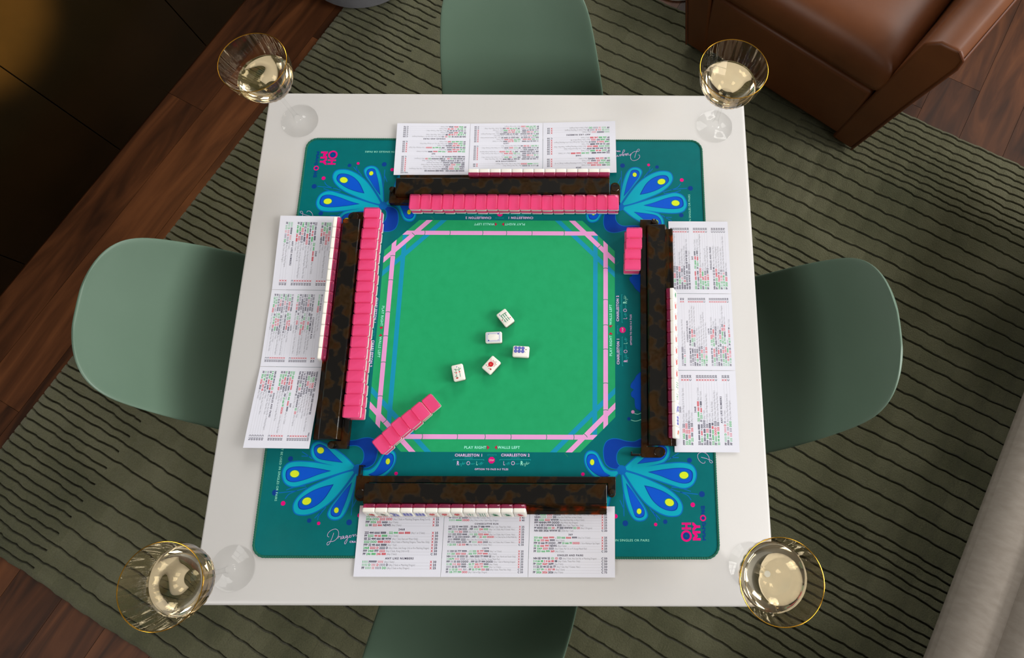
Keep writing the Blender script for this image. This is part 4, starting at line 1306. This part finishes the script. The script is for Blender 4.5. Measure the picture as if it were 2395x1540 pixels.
def face(name):
    mb = MB()
    mm = 0.001
    def d(x, y, rx, ry, c, k=0, rot=0): disc(mb, x * mm, y * mm, rx * mm, ry * mm, FZ + k * 0.00005, c, 14, rot)
    def st(pts, w, c, k=0): ribbon(mb, [Vector((x * mm, y * mm)) for x, y in pts], w * mm, FZ + k * 0.00005, c)
    def num(ch, x, y, s, c): put(mb, ch, x * mm, y * mm, s * mm, wt='b', z=FZ + 0.00005, mi=c)
    def bam(x, y, h, w=1.5, c=GRN):
        st([(x, y), (x, y + h)], w, c)
        for q in (0.33, 0.66): st([(x - w / 2, y + h * q), (x + w / 2, y + h * q)], 0.35, PAL, 1)
    if name == 'dots9' or name == 'dots6' or name == 'dots7':
        lay = {'dots9': [(x, y) for x in (-5.5, 0, 5.5) for y in (5.5, 0.4, -4.7)], 'dots6': [(x, y) for x in (-2.6, 2.9) for y in (6.0, 0.4, -5.2)], 'dots7': [(-5.5, 7), (-2.5, 5), (0.5, 3), (-3, -1.5), (3, -1.5), (-3, -7), (3, -7)]}[name]
        if name == 'dots6':
            lay = [(x, y) for x in (-6.3, -0.2) for y in (-9.6, -3.0, 3.6)]
            num('6', -5.0, 8.2, 4.2, GRY); d(1.0, 8.0, 0.6, 0.6, GRN)
        for x, y in lay:
            q_ = 1.28 if name == 'dots6' else 1.08
            d(x, y, 2.45 * q_, 2.45 * q_, BLU); d(x, y, 1.4 * q_, 1.4 * q_, PAL, 1); d(x, y, 0.8 * q_, 0.8 * q_, BLU, 2)
        if name == 'dots9': num('9', -1, 9.5, 3, GRY)
        if name == 'dots7': st([(2, 9), (4, 8), (6, 8.6)], 0.8, GRN); st([(-1, 11), (0, 9)], 0.5, BLU)
    elif name == 'flower':
        d(1.5, -1, 4.6, 4.0, RED); d(3.5, -3.5, 3.4, 3.0, RED); d(0, 0.5, 1.2, 1.0, ORG, 1)
        for x, y, r_ in ((-4, 3, 20), (0, 6, 60), (4, 5, 10), (-5, -2, 80), (-5, -6, 40)): d(x, y, 1.8, 0.6, GRN, 0, R(r_))
        d(-7, 8.5, 1.4, 0.7, RED); st([(-7, -10), (7, -10)], 0.5, PAL)
    elif name == 'plant':
        d(0, -1, 3.6, 4.4, GRY); d(-2, 3.5, 3.2, 1.3, GRY); d(2.5, -6, 2.5, 2, GRY); d(6.5, -4, 1.2, 2.0, GRN)
        d(-6, 9, 1.8, 0.8, GRY); d(5, 9, 1.8, 1.0, ORG); d(5, 2, 0.8, 1.6, GRN)
    elif name == 'crak':
        st([(-7.5, 9.5), (-6.8, 6.2), (-4.5, 5.6), (-2.5, 7.4), (0.2, 7.0), (2.4, 4.8), (5.5, 3.4), (7.2, 4.6)], 0.6, RED)
        for x, y in ((-2.2, 8.6), (1.4, 8.4), (4.8, 6.2), (7.0, 6.6), (6.0, 1.6), (3.6, 7.2)): d(x, y, 0.8, 0.6, RED)
        d(-1.2, 0.6, 5.0, 4.8, RED); d(-1.2, 0.6, 1.4, 1.2, ORG, 1)
        st([(-1.6, -3.2), (-2.6, -7.0)], 1.1, RED); d(4.8, -6.4, 1.9, 1.5, RED); d(4.8, -6.4, 0.8, 0.6, GRN, 1); d(-6.4, -5.8, 1.0, 0.8, GRN); d(1.6, -7.4, 0.7, 0.7, GRY)
        num('7', 2.6, 8.4, 3.0, GRY)
    elif name == 'bam5':
        for x, y in ((-4, -6), (4, -6), (-4, 0.5), (4, 0.5)): bam(x, y, 5, 1.2)
        bam(0, -5, 12, 1.8); st([(-7, 6), (-4, 5)], 0.8, RED); st([(3, 6), (6, 6.6)], 0.8, RED)
        for x, y, r_ in ((-6, 2, 40), (6, 3, -30), (-2, 4, 60), (2, 1, 20)): d(x, y, 1.6, 0.5, GRN, 0, R(r_))
    elif name == 'bam7':
        for x in (-4, 0, 4):
            bam(x, -8.5, 7); bam(x, 0, 7)
        st([(-5.6, 7.4), (5.6, 7.4)], 1.0, GRN); num('7', -6.5, 8.4, 4.2, BLU)
        d(-7.4, -1, 1.1, 0.9, RED); d(7.2, -6, 1.1, 0.9, RED); d(-6.4, 0, 1.3, 0.5, GRN, 0, 0.6); d(6.6, 6.6, 1.2, 0.8, GRY); d(-6.6, -5.5, 1.0, 0.6, GRN)
    elif name == 'bam4':
        bam(-3.2, 1.5, 6, 1.1); bam(3.2, 2.5, 6.5, 1.1); bam(-3.2, -8.5, 6, 1.1); bam(3.2, -9.0, 7, 1.1)
        d(-3.0, -0.2, 1.4, 1.1, RED); d(3.0, 0.4, 1.4, 1.3, RED); d(-3.0, -10.0, 2.2, 1.5, RED); d(-2.4, -9.6, 0.9, 0.7, GRN, 1)
        for x, y, r_ in ((-5.4, 1, -40), (-1.2, 5.5, 40), (5.3, 6, 40), (-5.4, -6.6, 30), (-4.6, 6.5, -30), (1.4, 4.2, -40)): d(x, y, 1.7, 0.55, GRN, 0, R(r_))
        st([(0.4, 11.8), (-0.6, 9.4)], 0.9, BLU)
    elif name == 'soap':
        for a, c, w in ((8.0, 12.4, 0.9), (6.2, 10.4, 0.5)):
            for pts in ([(-a, -c), (a, -c)], [(a, -c), (a, c)], [(a, c), (-a, c)], [(-a, c), (-a, -c)]): st(pts, w, PAL)
        for x, y in ((-6, 9), (6, -9)): d(x, y, 1.2, 1.6, BLU, 1)
        for x, y in ((6, 9), (-6, -9)): d(x, y, 0.7, 0.9, BLU, 1)
    elif name in ('dragon_green', 'dragon_red'):
        c = GRN if name == 'dragon_green' else RED
        d(0, 0, 3.4, 3.4, c); d(2.6, -3, 3.2, 3, c); d(-2.6, 3.4, 2.2, 1.8, c); d(-1, -4.5, 3.0, 1.6, c)
        for x, y, r_ in ((-6, 4, 30), (4.6, 4, -40), (0, 7.2, 0), (-5, -1, 60), (6, -6, 20), (-1.6, 8.6, 20), (2.2, 8.2, -20)): d(x, y, 1.5, 0.6, c, 0, R(r_))
    elif name == 'orange':
        d(0, 0, 4.2, 3.8, ORG); d(1.5, -4, 3, 2.4, RED); d(-2, 5, 2.0, 1.2, GRN)
    me = bpy.data.meshes.new('face_design')
    me.from_pydata(mb.v, [], mb.f)
    for q in FM:
        me.materials.append(MATS[q])
    me.polygons.foreach_set('material_index', mb.m)
    me.update()
    return me
FACES = {n: face(n) for n in ('dots9', 'dots6', 'dots7', 'flower', 'plant', 'crak', 'bam5', 'bam7', 'bam4', 'soap', 'dragon_green', 'dragon_red', 'orange')}

# tiles standing in the racks, leaning back
LEAN = R(19)
def rack_tile(M, x):
    up = Vector((0, math.sin(LEAN), math.cos(LEAN))); n = Vector((0, -math.cos(LEAN), math.sin(LEAN)))
    o = Vector((x, -0.0433, 0.0063)) + up * (TL_ / 2) + n * 0.0002
    L_ = Matrix(((1, up.x, n.x, o.x), (0, up.y, n.y, o.y), (0, up.z, n.z, o.z), (0, 0, 0, 1)))
    return M @ L_
FACE_LAB = {'flower': 'ivory tile with a red flower, first in the rack of visible faces', 'plant': 'ivory tile with a grey-green plant beside the red flower tile',
            'dots7': 'ivory tile with a slanting chain of blue dots beside the grey plant tile', 'dots9': 'ivory tile with nine blue dots, one of two standing in the rack',
            'crak': 'ivory tile with a red fan, one of three standing beside the nine-dot tiles', 'bam5': 'ivory tile with loose green bamboo shoots standing beside a red fan tile',
            'bam7': 'ivory tile with close green bamboo canes standing beside a green dragon tile', 'dragon_green': 'ivory tile with a green dragon, one of two standing side by side',
            'dragon_red': 'ivory tile with a red dragon, last in the rack of visible faces'}
for k, fnm in enumerate(['flower', 'plant', 'dots7', 'dots9', 'dots9', 'crak', 'crak', 'crak', 'bam5', 'bam7', 'dragon_green', 'dragon_green', 'dragon_red']):
    tile(rack_tile(RACKS['bottom'], -0.1965 + k * 0.02145), FACE_LAB[fnm], 'tiles in the rack showing its faces', FACES[fnm])
SL = 'in the sofa side rack'
R_LAB = {'dragon_green': 'ivory tile with a green dragon, end tile ' + SL, 'crak': 'ivory tile with a red fan ' + SL, 'bam5': 'ivory tile with green bamboo shoots ' + SL,
         'bam7': 'ivory tile with green bamboo canes ' + SL, 'dots7': 'ivory tile with a slanting chain of blue dots ' + SL, 'dots9': 'ivory tile with nine blue dots ' + SL, 'orange': 'ivory tile with an orange design ' + SL}
for k, fnm in enumerate(['orange', 'dots9', 'dots7', 'bam5', 'bam7'] + ['crak'] * 7 + ['dragon_green']):
    tile(rack_tile(RACKS['right'], -0.1880 + k * 0.02135), R_LAB[fnm], 'tiles in the rack on the sofa side', FACES[fnm])
for nm, x0, lab in (('top', -0.2006, 'tile standing white edge up in the rack on the armchair side'), ('left', -0.2000, 'tile standing white edge up in the rack on the cabinet side')):
    for k in range(13):
        tile(rack_tile(RACKS[nm], x0 + k * 0.02145), lab, lab.replace('tile', 'tiles', 1), FACES['crak' if k % 3 else 'bam5'])

# pink walls, two tiles high, backs up
WZ = TZ + 0.0034
FLIP = Matrix.Rotation(math.pi, 4, 'X') @ Matrix.Translation((0, 0, -TT))
def wall_tile(x, y, lvl, ang, lab, grp):
    M = Matrix.Translation((x, y, WZ + lvl * (TT + 0.00015))) @ Matrix.Rotation(R(ang + random.uniform(-0.4, 0.4)), 4, 'Z') @ FLIP
    tile(M, lab, grp)
LAY = {0: 'lower', 1: 'upper'}
for lvl in (0, 1):
    lab = 'pink-backed tile in the %s layer of the straight wall on the armchair side' % LAY[lvl]
    for k in range(19):
        wall_tile(-0.1655 + k * 0.02158 + 0.0012 * lvl * 0, 0.2375 + k * 0.00006 + random.uniform(-0.0007, 0.0007) - 0.0006 * lvl, lvl, 0, lab, 'pink wall on the armchair side')
for lvl in (0, 1):
    lab = 'pink-backed tile in the %s layer of the straight wall on the cabinet side' % LAY[lvl]
    for k in range(19):
        wall_tile(-0.2475 + 0.0012 * (lvl == 0) + 0.0025 * (1 - k / 18) * (lvl == 0) * 0 + random.uniform(-0.001, 0.001), 0.2135 - k * 0.02146 - 0.002 * (1 - lvl), lvl, 90, lab, 'pink wall on the cabinet side')
a = [bp(*p, TZ + 0.0034 + 2 * TT) for p in ((1483, 543), (1481, 618))]
for lvl in (0, 1):
    lab = 'pink-backed tile in the %s layer of the short four-wide wall' % LAY[lvl]
    for k in range(4):
        p = a[0].lerp(a[1], k / 3)
        wall_tile(p.x + (0.0 if lvl else -0.0022) + (0.001 if k < 2 else -0.0006) * lvl, a[0].y - 0.0022 * (1 - lvl) - k * 0.02152, lvl, 90, lab, 'short pink wall on the sofa side')
pA = bp(840 + 1085 * 0.12987, 880 + 625 * 0.12987, TZ + 0.0034 + 2 * TT)
pB = bp(840 + 400 * 0.12987, 880 + 1210 * 0.12987, TZ + 0.0034 + 2 * TT)
dv = (pB - pA); dv.z = 0
dstep = dv.normalized() * 0.02165
dang = math.degrees(math.atan2(dv.y, dv.x))
for lvl in (0, 1):
    for k in range(-1 if lvl == 0 else 0, 5):
        p = pA + dstep * k
        n = Vector((-dstep.y, dstep.x, 0)).normalized()
        p = p + n * (0.0014 * math.sin(k * 1.9 + lvl))
        lab = 'single lower pink-backed tile at the end of the slanting row' if k < 0 else 'pink-backed tile in the %s layer of the slanting row' % LAY[lvl]
        wall_tile(p.x, p.y, lvl, dang, lab, None if k < 0 else 'slanting row of pink tiles')

# loose discards, faces up
for (x, y), upv, fnm, lab in (((1181.5, 743), (-175, 215), 'bam7', 'loose ivory tile with green bamboo canes lying on the green mat'),
                         ((1154, 789), (15, 300), 'soap', 'loose ivory tile with an empty blue frame lying on the green mat'),
                         ((1218, 822.5), (295, -15), 'dots6', 'loose ivory tile with six blue dots lying on the green mat'),
                         ((1148.5, 854), (185, 220), 'crak', 'loose ivory tile with a red fan lying on the green mat'),
                         ((1071, 871.5), (-70, 285), 'bam4', 'loose ivory tile with sparse bamboo and red blossoms on the green mat')):
    p = bp(x, y, WZ + TT)
    a = math.degrees(math.atan2(upv[1], upv[0])) - 90
    if fnm == 'soap':
        a = 93
    tile(Matrix.Translation((p.x, p.y, WZ)) @ Matrix.Rotation(R(a), 4, 'Z'), lab, 'loose tiles on the green mat', FACES[fnm])

# ------------------------------------------------------------------ wine glasses
NR = 168
def rib(r, z, t):
    return 0.0006 * math.cos(28 * t) * min(1.0, max(0.0, (z - 0.100) / 0.03))
bowl_prof = [(0.0045, 0.0985), (0.012, 0.1005), (0.022, 0.1055), (0.032, 0.1130), (0.041, 0.1225), (0.0485, 0.1340), (0.0540, 0.1465), (0.0577, 0.1600), (0.0598, 0.1730), (0.0606, 0.1850)]
def fine(prof, n=4):
    pts = smooth_loop([Vector((a, c, 0)) for a, c in prof], n, closed=False)
    return [(p.x, p.y) for p in pts]
def make_glass():
    root = bpy.data.objects.new('wine_glass', None)
    COL.objects.link(root)
    mb = MB(); mb.lathe(fine(bowl_prof, 5), NR, rib=rib)
    mb.build('bowl', 'bowl_glass', root, smooth=True, angle=180)
    mb = MB()
    mb.lathe(fine([(0.0379, 0.0003), (0.0385, 0.0012), (0.0375, 0.0022), (0.030, 0.0032), (0.018, 0.0052), (0.009, 0.0095), (0.0056, 0.016), (0.0042, 0.030), (0.0038, 0.06), (0.0042, 0.088), (0.0060, 0.0965), (0.0085, 0.0992), (0.0003, 0.0992)], 4), 48, cap0=True)
    mb.build('stem_and_foot', 'clear_glass', root, smooth=True, angle=60)
    mb = MB(); mb.tube([(0.0608 * math.cos(a), 0.0608 * math.sin(a), 0.1850) for a in [2 * math.pi * k / 96 for k in range(96)]], 0.0007, 8, closed=True)
    mb.build('gold_rim', 'gold', root, smooth=True)
    mb = MB()
    LV = 0.1395
    pr = [(r - 0.0007, z + 0.0006) for r, z in fine(bowl_prof, 5) if 0.1005 < z < LV - 0.0008]
    pr = [(0.0004, pr[0][1] - 0.0004)] + pr + [(0.0512, LV), (0.0506, LV + 0.0002), (0.0004, LV + 0.0002)]
    mb.lathe(pr, NR, cap0=True, cap1=True)
    mb.build('white_wine', 'wine', root, smooth=True, angle=50)
    return root
g0 = make_glass()
for k, ((x, y), ang, lab) in enumerate((((-0.4270, 0.4322), 10, 'gold-rimmed ribbed glass of white wine at the corner nearest the pouf'),
                                ((0.4345, 0.4249), 33, 'gold-rimmed ribbed glass of white wine at the corner nearest the armchair'),
                                ((-0.4358, -0.4399), 71, 'gold-rimmed ribbed glass of white wine at the corner farthest from the armchair'),
                                ((0.4595, -0.4317), 120, 'gold-rimmed ribbed glass of white wine at the corner nearest the grey sofa'))):
    q = g0 if k == 0 else copy_tree(g0)
    q.matrix_world = Matrix.Translation((x, y, TZ)) @ Matrix.Rotation(R(ang), 4, 'Z')
    tag(q, lab, 'wine glass', 'wine glasses on the table corners')
